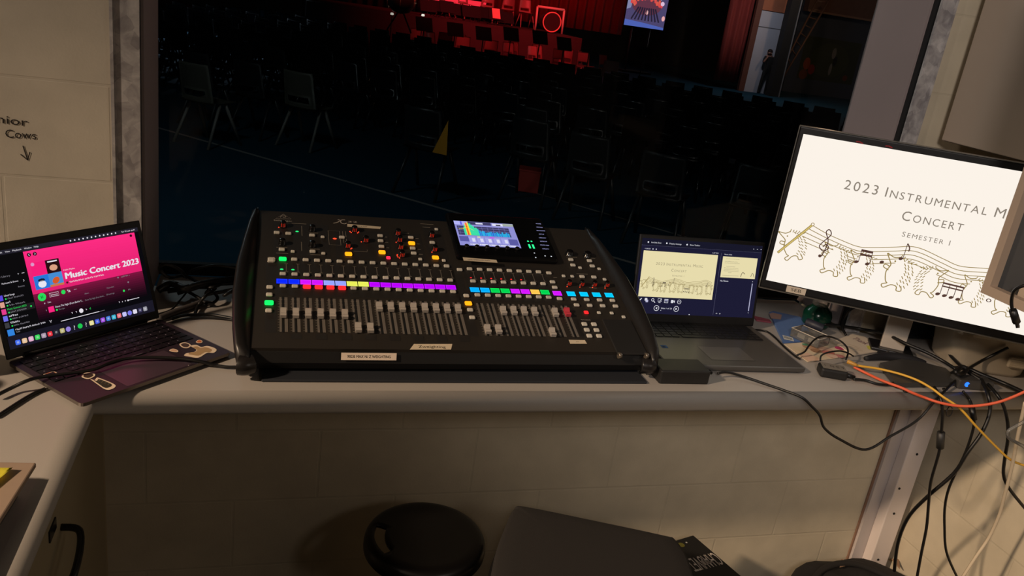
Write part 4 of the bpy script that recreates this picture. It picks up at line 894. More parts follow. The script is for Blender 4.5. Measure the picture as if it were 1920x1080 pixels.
# HDMI splitter with hand-lettered label
A_ = Vector((1.3239,1.5351,0.912)); B_ = Vector((1.3853,1.5098,0.912)); dr_ = (B_-A_).normalized()
hs_ = thing('signal_box', 'small black and grey box hand-lettered INST at the bench front', 'adapter', M=frame(A_+Vector((0, 0, -0.002)), dr_, (-dr_.y, dr_.x, 0)))
L_ = (B_-A_).length
b = MB(); b.box((L_/2, 0.022, 0.0125), (L_, 0.044, 0.025), bev=0.006, seg=3); b.build('case', mat('brick_black', (26, 25, 25), 0.5), hs_)
cv = Canvas(0.0002); cv.rrect(0.004, 0.003, L_-0.004, 0.041, 0.003, ink((120, 112, 102), 0.5)); cv.up()
for k, ch in enumerate('INST'): cv.text(ch, 0.011+0.0125*k*L_/0.06, 0.018, 0.012, ink((28, 22, 20)), width=(0.002 if ch == 'I' else 0.009))
cv.build('label_plate', hs_, T(0, 0, 0.0252))
b = MB(); b.cyl((L_-0.002, 0.020, 0.011), (L_+0.022, 0.018, 0.008), 0.007, 0.005, n=10); b.build('plug', M_cab_, hs_)
cable('video_cable', 'short black cable leaving the small lettered box along the bench front', [(1.4022,1.5097,0.918), (1.4329,1.5044,0.918), (1.4575,1.4884,0.916), (1.4923,1.4858,0.916), (1.525,1.5026,0.918), (1.5588,1.5249,0.922)], 0.0035)
cable('video_cable', 'thin black cable looping up from the back of the small lettered box', [(1.3459,1.5747,0.937), (1.3548,1.5863,0.945), (1.3791,1.5955,0.95), (1.4248,1.6069,0.95), (1.4509,1.6024,0.945), (1.4779,1.6149,0.932)], 0.0022)
cable('video_cable', 'thin black cable curling over the floral flyer', [(1.3269,1.6416,0.92), (1.3458,1.6404,0.93), (1.3705,1.6594,0.94), (1.4055,1.6831,0.95), (1.4398,1.691,0.955), (1.4736,1.6796,0.95), (1.4757,1.6463,0.945), (1.4601,1.6167,0.94), (1.4431,1.5987,0.93)], 0.0024)
cable('power_cable', 'black cord curving along the right side of the black laptop', [(1.3049,1.8178,0.915), (1.3403,1.8088,0.915), (1.3423,1.7689,0.915), (1.3316,1.7056,0.915), (1.3269,1.649,0.915), (1.3301,1.6298,0.915)], 0.0026)
# ethernet leads
M_yel = mat('cable_yellow', (226, 174, 62), 0.5); M_org = mat('cable_orange', (226, 98, 62), 0.5)
ye = cable('network_cable', 'yellow network cable crossing the bench edge towards the bottom right', [(1.4389,1.5723,0.932), (1.4573,1.5614,0.93), (1.5058,1.5441,0.93), (1.543,1.5106,0.932), (1.5653,1.4755,0.932), (1.5781,1.4405,0.928), (1.5907,1.415,0.9195), (1.6266,1.39,0.9009), (1.6716,1.37,0.8633), (1.7426,1.36,0.8129), (1.7963,1.35,0.7782), (1.8534,1.34,0.7614)], 0.0030, M_yel)
b = MB(); b.tube([(1.4323,1.5773,0.934), (1.4367,1.5681,0.934), (1.4458,1.5601,0.932)], lambda t: 0.0062-0.002*t, n=8); b.build('plug', mat('plug_amber', (190, 140, 60), 0.4), ye)
cable('network_cable', 'orange network cable sagging over the bench edge to the right', [(1.4497,1.5715,0.922), (1.4684,1.5434,0.918), (1.48,1.4981,0.92), (1.5015,1.4572,0.922), (1.5209,1.437,0.918), (1.5497,1.425,0.9113), (1.5703,1.4,0.9116), (1.6039,1.38,0.9137), (1.6367,1.36,0.9244), (1.67,1.34,0.9437), (1.6896,1.32,0.9699), (1.71,1.3,1.0026)], 0.0034, M_org)
# tablet-like flat black device
bx_ = thing('network_switch', 'flat dark grey box at the right end of the bench behind the network cables', 'box', (1.60, 1.50, DESK))
ol_ = [(1.5471,1.593,0.925), (1.5027,1.477,0.925), (1.6717,1.4817,0.925), (1.7106,1.4941,0.925), (1.7359,1.5659,0.925), (1.6606,1.6258,0.925)]
b = MB(); b.prism([(p[0]-1.60, p[1]-1.50) for p in ol_], 0.012, T(0, 0, 0.003)); b.build('case', mat('switch_grey', (62, 60, 58), 0.45, noise=0.04), bx_)
cv = Canvas(0.0002); cv.stroke([(0.000+0.014*math.cos(a*0.52), 0.010+0.006*math.sin(a*0.52)) for a in range(12)], 0.0012, ink((44, 43, 42)), True); cv.build('emblem', bx_, T(0, 0, 0.0153))
for x, y in ((-0.08, -0.04), (0.05, -0.03), (0.06, 0.02), (-0.03, 0.04)): b = MB(); b.cyl((x, y, 0), (x, y, 0.003), 0.006); b.build('foot', M_cab_, bx_)
hub = thing('power_socket_block', 'dark block at the bench edge with a glowing blue ring light', 'hub', (1.745, 1.475, DESK), R(-8))
b = MB(); b.box((0, 0.012, 0.013), (0.10, 0.04, 0.026), bev=0.004); b.build('case', mat('switch_grey', (62, 60, 58)), hub)
b = MB(); b.tube([(-0.028+0.005*math.cos(a), -0.0085, 0.015+0.005*math.sin(a)) for a in (0.5, 1.3, 2.1, 2.9, 3.7, 4.5, 5.3)], 0.0017, n=6); b.cyl((-0.028, -0.007, 0.015), (-0.028, -0.0088, 0.015), 0.0036, n=10)
b.build('blue_light', em((40, 110, 255), 2.0), hub)
# black cable bundles and pouch behind it
cable('monitor_cable', 'thick black cable running from under the monitor down to the cable knot', [(1.5467,1.8363,0.93), (1.5952,1.8278,0.93), (1.6606,1.8048,0.93), (1.6556,1.7135,0.955), (1.6657,1.6455,0.957), (1.7029,1.6042,0.95), (1.727,1.5692,0.942), (1.7286,1.5287,0.94)], 0.0045)
cable('monitor_cable', 'black cable beside the pale monitor stand', [(1.7198,1.77,0.92), (1.7003,1.7285,0.92), (1.6544,1.684,0.92), (1.6194,1.6586,0.92)], 0.004)
cable('monitor_cable', 'black cable arching in front of the dark panel under the monitor', [(1.5868,1.7854,0.92), (1.5927,1.8122,0.93), (1.6051,1.8325,0.95), (1.6094,1.8244,0.98), (1.6324,1.8176,1)], 0.0038)
cable('monitor_cable', 'black cable from behind the big monitor down into the cable knot', [(1.843,1.7699,0.96), (1.8246,1.7155,0.95), (1.797,1.6426,0.945), (1.7711,1.5681,0.94), (1.7544,1.5137,0.94), (1.7616,1.478,0.935)], 0.0046)
cable('monitor_cable', 'black cable slanting from the monitor right half to the cable knot', [(1.8859,1.5371,1), (1.8603,1.5425,0.98), (1.8331,1.5517,0.955), (1.7692,1.5257,0.945), (1.713,1.4975,0.94)], 0.0042)
cable('monitor_cable', 'thick black cable running right from the cable knot past the clear tub', [(1.7311,1.5351,0.94), (1.7706,1.536,0.94), (1.7933,1.507,0.936), (1.8292,1.4737,0.93), (1.8397,1.4382,0.93), (1.8485,1.3896,0.93)], 0.0052)
b = MB(); b.tube([(1.7159,1.5238,0.93), (1.7161,1.512,0.945), (1.7297,1.5105,0.955), (1.7341,1.5022,0.95), (1.7047,1.4873,0.945), (1.6756,1.4787,0.955), (1.7011,1.4934,0.96)], 0.0055, n=8)
tag(b.build('cable_knot', M_cab_), 'knot of bundled black cables at the right end of the bench', 'cable')
b = MB(); b.tube([(1.5339,1.6332,0.918), (1.6037,1.6403,0.922), (1.6599,1.6246,0.924), (1.7087,1.608,0.92)], lambda t: 0.012*math.sin(math.pi*(0.15+0.7*t)), n=10)
tag(b.build('cable_sleeve', mat('sleeve_navy', (22, 22, 27), 0.7)), 'padded black sleeve lying behind the flat grey box', 'cable sleeve')
# hanging cables at the right
h1 = cable('power_cable', 'black cable with a ferrite lump hanging in front of the white post', [(1.6096,1.4647,0.92), (1.5887,1.42,0.9154), (1.5936,1.405,0.884), (1.6024,1.4,0.8454), (1.6192,1.4,0.7851), (1.6239,1.4,0.7514), (1.6411,1.41,0.6775), (1.6707,1.42,0.6053), (1.6922,1.42,0.5299), (1.7069,1.42,0.4443), (1.7239,1.42,0.3558)], 0.0038)
b = MB(); b.tube([(1.6063,1.4,0.829), (1.6194,1.4,0.7866)], 0.0095, n=12); b.build('ferrite', mat('ferrite_grey', (44, 43, 42), 0.5), h1)
h2 = cable('power_cable', 'black cable hanging from a barrel connector right of the ferrite cable', [(1.6673,1.4326,0.925), (1.691,1.43,0.9056), (1.6876,1.41,0.8911), (1.7002,1.4,0.8488), (1.7058,1.4,0.7771), (1.6989,1.4,0.7183), (1.7066,1.41,0.6575), (1.7271,1.42,0.5978), (1.7628,1.43,0.5254), (1.8045,1.43,0.4368), (1.8797,1.43,0.344)], 0.0034)
b = MB(); b.tube([(1.6853,1.41,0.8926), (1.694,1.4,0.8638)], 0.0075, n=10); b.build('connector', M_cab_, h2)
cable('monitor_cable', 'thick black cable looping left across the wall to the black bag', [(1.7651,1.4781,0.935), (1.7318,1.42,0.9258), (1.7346,1.4,0.8874), (1.7224,1.39,0.8362), (1.699,1.39,0.7742), (1.6924,1.4,0.709), (1.669,1.43,0.6196), (1.6772,1.47,0.528), (1.7297,1.52,0.4061), (1.7979,1.56,0.2722)], 0.0048)
cable('power_cable', 'black cable hanging at the far right below the bench and bending to the wall', [(1.7766,1.4701,0.93), (1.7589,1.42,0.9258), (1.773,1.4,0.9007), (1.7904,1.39,0.864), (1.8004,1.38,0.8211), (1.8155,1.38,0.7621), (1.8333,1.38,0.7127), (1.8578,1.37,0.6769), (1.9314,1.36,0.6155)], 0.0042)
cable('white_cable', 'cream cable hanging down the right edge to the floor', [(1.7059,1.3,0.9652), (1.7501,1.32,0.8619), (1.7949,1.34,0.7692), (1.8372,1.36,0.6556), (1.8573,1.37,0.5956), (1.8657,1.38,0.5193), (1.8463,1.38,0.4574), (1.825,1.38,0.3807)], 0.0042, M_wht)
us = cable('usb_cable', 'black cable with a plug dangling from the open cabinet over the monitor', [(1.2476,1.02,1.342), (1.2433,1.03,1.3361), (1.2435,1.04,1.3244), (1.256,1.05,1.3061), (1.2625,1.05,1.2912), (1.2739,1.05,1.2763)], 0.0030)
b = MB(); b.tube([(1.268,1.05,1.2843), (1.2861,1.05,1.2623)], 0.0068, n=8); b.build('plug', M_cab_, us)
b = MB(); b.tube([(1.2857,1.05,1.2634), (1.2932,1.05,1.2532)], 0.0042, n=4); b.build('plug_tip', mat('plug_metal', (90, 86, 84), 0.3, 0.8), us)
b = MB(); b.tube([(1.718,1.28,0.9369), (1.6885,1.28,0.9204), (1.6648,1.28,0.9053), (1.6634,1.28,0.894), (1.677,1.28,0.881), (1.7124,1.28,0.8661), (1.7588,1.28,0.8464)], 0.004, n=8)
tag(b.build('clear_hook', clear_mat('clear_plastic')), 'clear plastic loop sticking in at the right edge below the bench', 'hook')
b = MB(); b.tube([(1.6394,1.43,0.8849), (1.6396,1.42,0.8814), (1.6406,1.42,0.8665), (1.6301,1.42,0.8636), (1.6227,1.42,0.8785)], 0.0014, n=6, closed=True); tag(b.build('wire_ring', mat('plug_metal', (120, 116, 112), 0.3, 0.8)), 'small wire ring hanging under the bench edge', 'ring')
# clear tub with lid under the monitor at the right
tb = thing('storage_tub', 'clear whitish plastic tub with a handle under the right half of the monitor', 'tub', (1.895, 1.625, DESK), R(-18))
def rr(w_, d_, r_, n=5):
    return [(sx*(w_/2-r_)+r_*math.cos(R(a0+90*k/n)), sy*(d_/2-r_)+r_*math.sin(R(a0+90*k/n))) for sx, sy, a0 in ((1, 1, 0), (-1, 1, 90), (-1, -1, 180), (1, -1, 270)) for k in range(n+1)]
M_tub = mat('milky_plastic', (196, 182, 160), 0.22, trans=0.3, spec=0.6)
b = MB(); b.sm = True
rings = [[b.bm.verts.new(Vector((x, y, z))) for x, y in rr(w_, d_, 0.035)] for w_, d_, z in ((0.19, 0.13, 0.0), (0.205, 0.145, 0.012), (0.225, 0.16, 0.10), (0.230, 0.165, 0.105))]
fs = [b.bm.faces.new(list(reversed(rings[0])))]
for a, c in zip(rings, rings[1:]):
    for i in range(len(a)): fs.append(b.bm.faces.new((a[i], a[(i+1) % len(a)], c[(i+1) % len(a)], c[i])))
for f in fs: f.smooth = True
b.build('tub_body', M_tub, tb)
b = MB(); b.prism(rr(0.238, 0.172, 0.04), 0.008, T(0, 0, 0.104)); b.prism(rr(0.18, 0.12, 0.03), 0.010, T(0, 0, 0.110)); b.build('tub_lid', M_tub, tb)
b = MB(); b.box((0.06, -0.086, 0.052), (0.055, 0.010, 0.030), bev=0.003); 
for k in range(4): b.box((0.06, -0.0915, 0.042+0.006*k), (0.05, 0.003, 0.002))
b.build('clip_handle', M_tub, tb)
# dark panel standing at the back of the bench behind the monitor
pn_ = thing('dark_panel', 'dark blue-grey panel standing on the bench behind the monitor stand', 'panel', (1.885, 1.800, DESK), 0)
b = MB(); b.box((0, 0, 0.075), (0.31, 0.016, 0.15), bev=0.003); b.build('board', mat('panel_bluegrey', (44, 52, 56), 0.6), pn_)
b = MB(); b.box((0, -0.009, 0.146), (0.28, 0.003, 0.004)); b.build('edge_strip', mat('strip_pale', (120, 118, 114), 0.5), pn_)
# green bottle behind the papers
gb = thing('green_bottle', 'green translucent plastic dispenser standing behind the papers under the monitor left edge', 'bottle', (1.548, 1.875, DESK))
b = MB(); b.lathe([(0.0, 0.0), (0.036, 0.002), (0.040, 0.010), (0.041, 0.036), (0.036, 0.050), (0.024, 0.060), (0.022, 0.064)], n=24); b.build('bottle_body', mat('green_plastic', (14, 66, 50), 0.2, trans=0.25, spec=0.6), gb)
b = MB(); b.lathe([(0.022, 0.063), (0.024, 0.070), (0.022, 0.13), (0.018, 0.15), (0.0, 0.152)], n=20); b.build('bottle_neck', clear_mat('clear_plastic'), gb)
# clear plastic case, dark connector, booklet, flyers
pc = thing('plastic_case', 'small clear plastic case lying on the blue booklet', 'case', M=frame((1.3893,1.7728,0.932), Vector((1.4173,1.7065,0.932))-Vector((1.3893,1.7728,0.932)), Vector((1.4698,1.8538,0.932))-Vector((1.3893,1.7728,0.932))) @ T(0, 0, -0.016))
b = MB(); b.box((0.045, 0.03, 0.014), (0.088, 0.058, 0.026), bev=0.004); b.build('shell', clear_mat('clear_plastic'), pc)
b = MB(); b.box((0.03, 0.03, 0.012), (0.022, 0.04, 0.012)); b.box((0.062, 0.03, 0.012), (0.02, 0.04, 0.012)); b.build('tray', clear_mat('clear_inner', (0.7, 0.7, 0.68), 1.3, 0.25), pc)
b = MB()
for p, q in (((0.002, 0.002, 0.027), (0.088, 0.002, 0.027)), ((0.002, 0.058, 0.027), (0.088, 0.058, 0.027)), ((0.002, 0.002, 0.027), (0.002, 0.058, 0.027)), ((0.088, 0.002, 0.027), (0.088, 0.058, 0.027))): b.cyl(p, q, 0.0012, n=6)
b.build('rim', mat('case_rim', (200, 190, 176), 0.3), pc)
b = MB(); b.tube([(1.4853,1.8337,0.936), (1.4965,1.8113,0.936), (1.5138,1.7988,0.932)], 0.013, n=8); tag(b.build('plug_adapter', mat('adapter_navy', (40, 42, 54), 0.5)), 'chunky dark plug lying behind the clear plastic case', 'adapter')
def paper(name, label, pts, z, th, side, art=None, cat='paper'):
    """a sheet or booklet with real thickness, outline on the bench plane, printed on top"""
    P = [Vector((p[0], p[1])) for p in pts]; c = sum(P, Vector((0, 0)))/len(P); t = thing(name, label, cat, (c.x, c.y, z))
    loc = [(p.x-c.x, p.y-c.y) for p in P]
    if sum(loc[i][0]*loc[(i+1) % len(loc)][1]-loc[(i+1) % len(loc)][0]*loc[i][1] for i in range(len(loc))) < 0: loc.reverse()
    b = MB(); b.prism(loc, th); b.build('sheet', side, t)
    if art:
        cv = Canvas(0.0002)
        def L(p): return (p[0]-c.x, p[1]-c.y)
        art(cv, L); cv.build('print', t, T(0, 0, th+0.0003))
    return t
def art_blue(cv, L):
    cv.poly([L(p) for p in ((1.4314,1.9381,0.9175), (1.4504,1.9479,0.9175), (1.472,1.933,0.9175), (1.4433,1.8943,0.9175), (1.4147,1.9003,0.9175))], ink((176, 140, 128))); cv.up()
    cv.poly([L(p) for p in ((1.3739,1.7794,0.9175), (1.3953,1.7625,0.9175), (1.3834,1.737,0.9175), (1.3598,1.75,0.9175))], ink((206, 206, 200))); cv.up()
    for k in range(7): a = Vector(L((1.3743,1.7722,0.9175))); b_ = Vector(L((1.3916,1.7569,0.9175))); u = a.lerp(b_, k/7); d = Vector(L((1.3657,1.7538,0.9175)))-a; cv.stroke([u, u+d*0.8], 0.0016, ink((60, 66, 80)))
paper('booklet', 'blue booklet with a barcode to the right of the black laptop', [(1.4418,1.9523,0.912), (1.461,1.9622,0.912), (1.529,1.9217,0.912), (1.4593,1.7529,0.912), (1.3496,1.7371,0.912)], 0.911, 0.006, mat('booklet_blue', (86, 118, 172), 0.5), art_blue, 'booklet')
def art_fl(cv, L):
    z = 0.9135
    for q, r_, c_ in (((1545,656), 0.030, (206, 170, 150)), ((1520,650), 0.024, (190, 150, 120)), ((1500,654), 0.020, (216, 200, 170)), ((1553,661), 0.018, (196, 120, 110)), ((1510,646), 0.010, (90, 150, 120)), ((1543,644), 0.015, (96, 150, 120)), ((1528,642), 0.010, (130, 160, 110)), ((1574,653), 0.014, (190, 60, 110)), ((1574,668), 0.014, (200, 130, 130)), ((1560,668), 0.016, (224, 190, 170)), ((1530,658), 0.016, (160, 120, 90))):
        p = {(1545,656): (1.4493,1.6933,0.9135), (1520,650): (1.4205,1.7127,0.9135), (1500,654): (1.3762,1.6972,0.9135), (1553,661): (1.4508,1.6765,0.9135), (1510,646): (1.4129,1.7262,0.9135), (1543,644): (1.4765,1.7361,0.9135), (1528,642): (1.4549,1.7422,0.9135), (1574,653): (1.5084,1.706,0.9135), (1574,668): (1.4696,1.6538,0.9135), (1560,668): (1.4455,1.653,0.9135), (1530,658): (1.4183,1.6853,0.9135)}[q]
        cv.disc(*L(p), r_, ink(c_), 14, ry=r_*0.8); cv.up()
    cv.poly([L(p) for p in ((1.3462,1.6529,0.9135), (1.3796,1.6705,0.9135), (1.3917,1.6382,0.9135), (1.3924,1.6253,0.9135), (1.348,1.6177,0.9135))], ink((226, 190, 166)))
paper('floral_flyer', 'cream flyer printed with flowers, under the small lettered box', [(1.3479,1.7288,0.911), (1.5285,1.7657,0.911), (1.5631,1.7172,0.911), (1.52,1.6608,0.911), (1.347,1.6197,0.911)], 0.911, 0.0015, mat('paper_cream', (222, 204, 176), 0.6), art_fl, 'flyer')
def art_tk(cv, L):
    a = Vector(L((1.5955,1.7714,0.9165))); e = Vector(L((1.6091,1.7285,0.9165))); d = e-a
    cv.text('Thank', a.x, a.y, 0.026, ink((92, 44, 74)), width=d.length, rot=math.atan2(d.y, d.x)); cv.up()
    cv.poly([L(p) for p in ((1.607,1.7212,0.9165), (1.6218,1.7219,0.9165), (1.6134,1.6934,0.9165), (1.5943,1.6961,0.9165))], ink((206, 200, 96)))
    cv.poly([L(p) for p in ((1.6197,1.7147,0.9165), (1.642,1.7157,0.9165), (1.6354,1.6943,0.9165), (1.6134,1.6934,0.9165))], ink((180, 60, 80)))
    for k in range(4): cv.stroke([L((1.553,1.7295,0.9165)) if k == 0 else L((1.5455,1.715,0.9165)) if k == 1 else L((1.5382,1.7007,0.9165)) if k == 2 else L((1.5328,1.6867,0.9165)), L((1.5736,1.7057,0.9165)) if k == 0 else L((1.5706,1.6951,0.9165)) if k == 1 else L((1.5677,1.6847,0.9165)) if k == 2 else L((1.5416,1.6734,0.9165))], 0.002, ink((176, 160, 140)))
paper('thank_you_card', 'pale flyer with dark pink lettering lying over the floral flyer', [(1.5179,1.7477,0.914), (1.6254,1.8049,0.914), (1.6533,1.7837,0.914), (1.6406,1.6929,0.914), (1.5166,1.6577,0.914)], 0.913, 0.003, mat('paper_pale', (212, 196, 176), 0.6), art_tk, 'flyer')
paper('pink_folder', 'dark pink folder edge peeking out behind the black laptop', [(1.3707,1.9247,0.911), (1.4087,1.8993,0.911), (1.4032,1.8792,0.911), (1.3615,1.8921,0.911)], 0.911, 0.004, mat('folder_pink', (150, 70, 84), 0.6), None, 'folder')
# left corner: headphones, leads, note box
hpn = thing('headphones', 'black headphones lying at the left edge of the bench beside the silver-edged laptop', 'headphones', (-0.472, 1.505, DESK))
for dx, dy, zz, rot in ((-0.012, 0.025, 0.036, 0.2), (-0.055, -0.065, 0.032, -0.3)):
    b = MB(); b.lathe([(0.0, -0.016), (0.030, -0.015), (0.036, -0.008), (0.036, 0.006), (0.028, 0.016), (0.0, 0.017)], n=20, M=T(dx, dy, zz) @ Matrix.Rotation(R(80), 4, 'Y') @ Matrix.Rotation(rot, 4, 'X')); b.build('ear_cup', mat('headphone_black', (20, 18, 17), 0.45), hpn)
b = MB(); b.tube([(-0.012, 0.025, 0.04), (-0.06, 0.07, 0.03), (-0.14, 0.05, 0.022), (-0.15, -0.03, 0.022), (-0.10, -0.08, 0.03), (-0.055, -0.065, 0.036)], 0.008, n=8); b.build('headband', mat('headphone_black', (20, 18, 17)), hpn)
cable('headphone_cable', 'black cable crossing the sticker laptop from the headphones to the mixing console', [(-0.4284,1.4181,0.92), (-0.4119,1.4419,0.922), (-0.389,1.451,0.932), (-0.3726,1.4698,0.93), (-0.3452,1.4809,0.93), (-0.3127,1.4924,0.93), (-0.2887,1.5062,0.93), (-0.2689,1.5276,0.932), (-0.2424,1.5471,0.932), (-0.2037,1.5531,0.932), (-0.1558,1.554,0.93), (-0.1145,1.5495,0.927), (-0.087,1.5541,0.917), (-0.0617,1.5492,0.915), (-0.0375,1.5478,0.916)], 0.0034)
cable('headphone_cable', 'dark flat cable running under the left edge of the sticker laptop', [(-0.4119,1.3558,0.9135), (-0.3986,1.3884,0.9135), (-0.3861,1.4187,0.9135), (-0.3749,1.4404,0.9135), (-0.3627,1.4566,0.9135)], 0.0032)
bd = thing('document_tray', 'grey-brown flat tray with a yellow note at the lower left edge of the bench', 'tray', M=frame((-0.302, 1.148, DESK), (0.997, -0.075, 0), (0.075, 0.997, 0)) @ T(-0.16, -0.20, 0))
b = MB(); b.box((0, 0, 0.041), (0.32, 0.40, 0.008), bev=0.002); b.build('top_sheet', mat('tray_taupe', (150, 130, 114), 0.55, noise=0.03), bd)
b = MB(); b.box((0, 0, 0.0185), (0.28, 0.36, 0.037)); b.build('tray_body', mat('tray_dark', (40, 36, 33), 0.6), bd)
nt = thing('sticky_note', 'yellow sticky note curling up from the taupe tray at the left edge', 'note', M=bd.matrix_world.copy() @ T(0.092, 0.148, 0.0452) @ Matrix.Rotation(R(-15), 4, 'Z'))
def fnote(u, v): return Vector(((u-0.5)*0.076, (v-0.5)*0.076, 0.0012+0.006*max(0, u-0.35)**2*2.2))
b = MB(); b.grid(fnote, 10, 4, 0.0004); b.build('sheet', mat('note_yellow', (238, 228, 70), 0.6), nt)
# bunch of leads behind the sticker laptop
rn = random.Random(11)
labs = ['thick black lead bunched behind the sticker laptop by the window', 'black lead looping up against the window left of the console', 'thin black lead arching to the back of the console', 'black lead lying across the bench to the left cheek of the console', 'thin dark lead along the bench front of the cable bunch', 'black lead curling at the middle of the cable bunch', 'thin black lead slanting from the bunch to the sticker laptop', 'grey sleeved lead lying behind the sticker laptop hinge']
PTS = [[(-0.2321,1.9178,0.93), (-0.2055,1.9269,0.945), (-0.1729,1.8889,0.95), (-0.145,1.8999,0.955), (-0.1116,1.9254,0.955), (-0.0592,1.9677,0.95)],
 [(-0.1448,1.9277,0.95), (-0.1781,1.944,0.96), (-0.2051,1.902,0.97), (-0.2246,1.8944,0.99), (-0.2156,1.8751,1.01), (-0.1973,1.8704,1.01), (-0.1792,1.8932,0.99), (-0.1701,1.9201,0.965)],
 [(-0.1796,1.9603,0.95), (-0.1584,1.9459,0.975), (-0.1302,1.9299,0.99), (-0.1006,1.9274,0.995), (-0.059,1.9388,0.985)],
 [(-0.1882,1.7867,0.915), (-0.168,1.8042,0.916), (-0.1442,1.8123,0.916), (-0.1096,1.8174,0.915), (-0.0805,1.807,0.915), (-0.0502,1.7936,0.915)],
 [(-0.1868,1.7735,0.913), (-0.1579,1.7913,0.914), (-0.1197,1.8002,0.914), (-0.08,1.7969,0.914), (-0.0499,1.7866,0.914)],
 [(-0.1702,1.9244,0.93), (-0.1419,1.895,0.925), (-0.1167,1.8695,0.92), (-0.0995,1.8923,0.925), (-0.1124,1.9069,0.935), (-0.1259,1.8649,0.94), (-0.1391,1.8608,0.92), (-0.1423,1.8163,0.917)],
 [(-0.1693,1.914,0.93), (-0.1788,1.8923,0.922), (-0.1936,1.8376,0.917), (-0.2195,1.812,0.915)],
 [(-0.2147,1.7807,0.918), (-0.1832,1.8233,0.918), (-0.1507,1.8615,0.918), (-0.1342,1.8863,0.918)]]
RS = [0.008, 0.004, 0.0028, 0.0036, 0.0022, 0.0038, 0.0022, 0.0075]
for i, (p, l) in enumerate(zip(PTS, labs)): cable('loose_cable', l, p, RS[i], mat('sleeve_grey', (70, 64, 62), 0.6) if i == 7 else None)
b = MB()
for k in range(7):
    x = 300+k*20
    b.tube([Vector((-0.2294,1.9338,0.92))+Vector((0.02*k, 0.02*rn.uniform(-1, 1), 0.01*rn.random())) for _ in range(1)]+[Vector((-0.1933,1.9219,0.93))+Vector((0.02*k+0.03*rn.random(), 0.03*rn.uniform(-1, 1), 0.02*rn.random())) for _ in range(3)]+[Vector((-0.1378,1.964,0.93))+Vector((0.02*k, 0.02*rn.uniform(-1, 1), 0.012))], 0.004, n=6)
o = b.build('cable_tangle', M_cab_); tag(o, 'tangle of black leads heaped on the sill between laptop and console', 'cables', kind='stuff')
# ------------------------------------------------------------------ below the bench
sl = thing('stool', 'round black plastic stool with an oval hand hole under the bench', 'stool', (0.400, 1.612, 0))
M_st = mat('stool_black', (11, 10, 10), 0.35)
b = MB(); RS_ = [0.0, 0.03, 0.06, 0.085, 0.097, 0.111, 0.124, 0.134, 0.141, 0.1455, 0.147, 0.1465]
ZS_ = [0.437, 0.4372, 0.438, 0.4395, 0.4405, 0.442, 0.443, 0.441, 0.436, 0.428, 0.418, 0.405]
n = 60; cv_ = b.bm.verts.new((0, 0, ZS_[0])); rings = [[b.bm.verts.new((r_*math.cos(2*math.pi*i/n), r_*math.sin(2*math.pi*i/n), z)) for i in range(n)] for r_, z in zip(RS_[1:], ZS_[1:])]
fs = [b.bm.faces.new((cv_, rings[0][i], rings[0][(i+1) % n])) for i in range(n)]
for k, (a, c) in enumerate(zip(rings, rings[1:])):
    for i in range(n):
        if k in (3, 4) and 26 <= i <= 34: continue
        fs.append(b.bm.faces.new((a[i], a[(i+1) % n], c[(i+1) % n], c[i])))
bmesh.ops.recalc_face_normals(b.bm, faces=fs)
r = bmesh.ops.solidify(b.bm, geom=fs, thickness=0.010)
for f in b.bm.faces: f.smooth = True
b.build('seat', M_st, sl)
b = MB(); b.lathe([(0.0, 0.425), (0.080, 0.424), (0.075, 0.39), (0.068, 0.30), (0.075, 0.12), (0.11, 0.03), (0.135, 0.0), (0.0, 0.0)], n=30); b.build('pedestal', M_st, sl)
oc = thing('office_chair', 'dark charcoal upholstered office chair seat pushed in below the bench', 'chair', (0.75, 1.33, 0))
M_ch = mat('charcoal_fabric', (36, 33, 32), 0.9, noise=0.10, nscale=500, bump=0.3); M_sh_ = mat('chair_shell', (18, 17, 17), 0.5)
so_ = [(v.x-0.75, v.y-1.33) for v in smooth([(0.625, 1.640, 0), (0.650, 1.648, 0), (0.82, 1.575, 0), (0.975, 1.505, 0), (1.000, 1.485, 0), (0.998, 1.41, 0), (0.965, 1.30, 0), (0.93, 1.18, 0), (0.87, 1.09, 0), (0.76, 1.06, 0), (0.60, 1.09, 0), (0.50, 1.17, 0), (0.475, 1.28, 0), (0.500, 1.385, 0), (0.535, 1.48, 0), (0.575, 1.56, 0), (0.610, 1.625, 0)], 4, True)]
def slab(o_, levels, m_, name):
    b = MB(); c = Vector((0.0, 0.03)); rg = []
    for k, z in levels: rg.append([b.bm.verts.new((c.x+(p[0]-c.x)*k, c.y+(p[1]-c.y)*k, z)) for p in o_])
    n_ = len(o_)
    for p, q in zip(rg, rg[1:]):
        for i in range(n_): f = b.bm.faces.new((p[i], p[(i+1) % n_], q[(i+1) % n_], q[i])); f.smooth = True
    b.bm.faces.new(list(reversed(rg[0]))); f = b.bm.faces.new(rg[-1]); return b.build(name, m_, oc)
slab(so_, [(0.97, 0.440), (0.995, 0.448), (1.0, 0.462), (0.998, 0.478), (0.985, 0.488), (0.95, 0.493), (0.8, 0.497), (0.4, 0.499)], M_ch, 'seat')
slab([(p[0]-0.008, p[1]-0.012) for p in so_], [(0.7, 0.405), (0.98, 0.425), (1.015, 0.440), (0.99, 0.446)], M_sh_, 'seat_shell')
b = MB(); b.grid(lambda u, v: Vector(((u-0.5)*0.40*(1-0.1*v), -0.34-0.04*v+0.06*(2*u-1)**2, 0.50+0.20*v)), 12, 8, 0.03); b.build('backrest', M_ch, oc)
b = MB(); b.tube([(0, -0.36, 0.60), (0, -0.37, 0.48), (0, -0.30, 0.42), (0, -0.10, 0.43)], 0.018, n=8); b.build('back_bracket', M_sh_, oc)
b = MB(); b.cyl((0, 0, 0.09), (0, 0, 0.41), 0.025); b.build('gas_column', mat('chair_shell', (18, 17, 17)), oc)
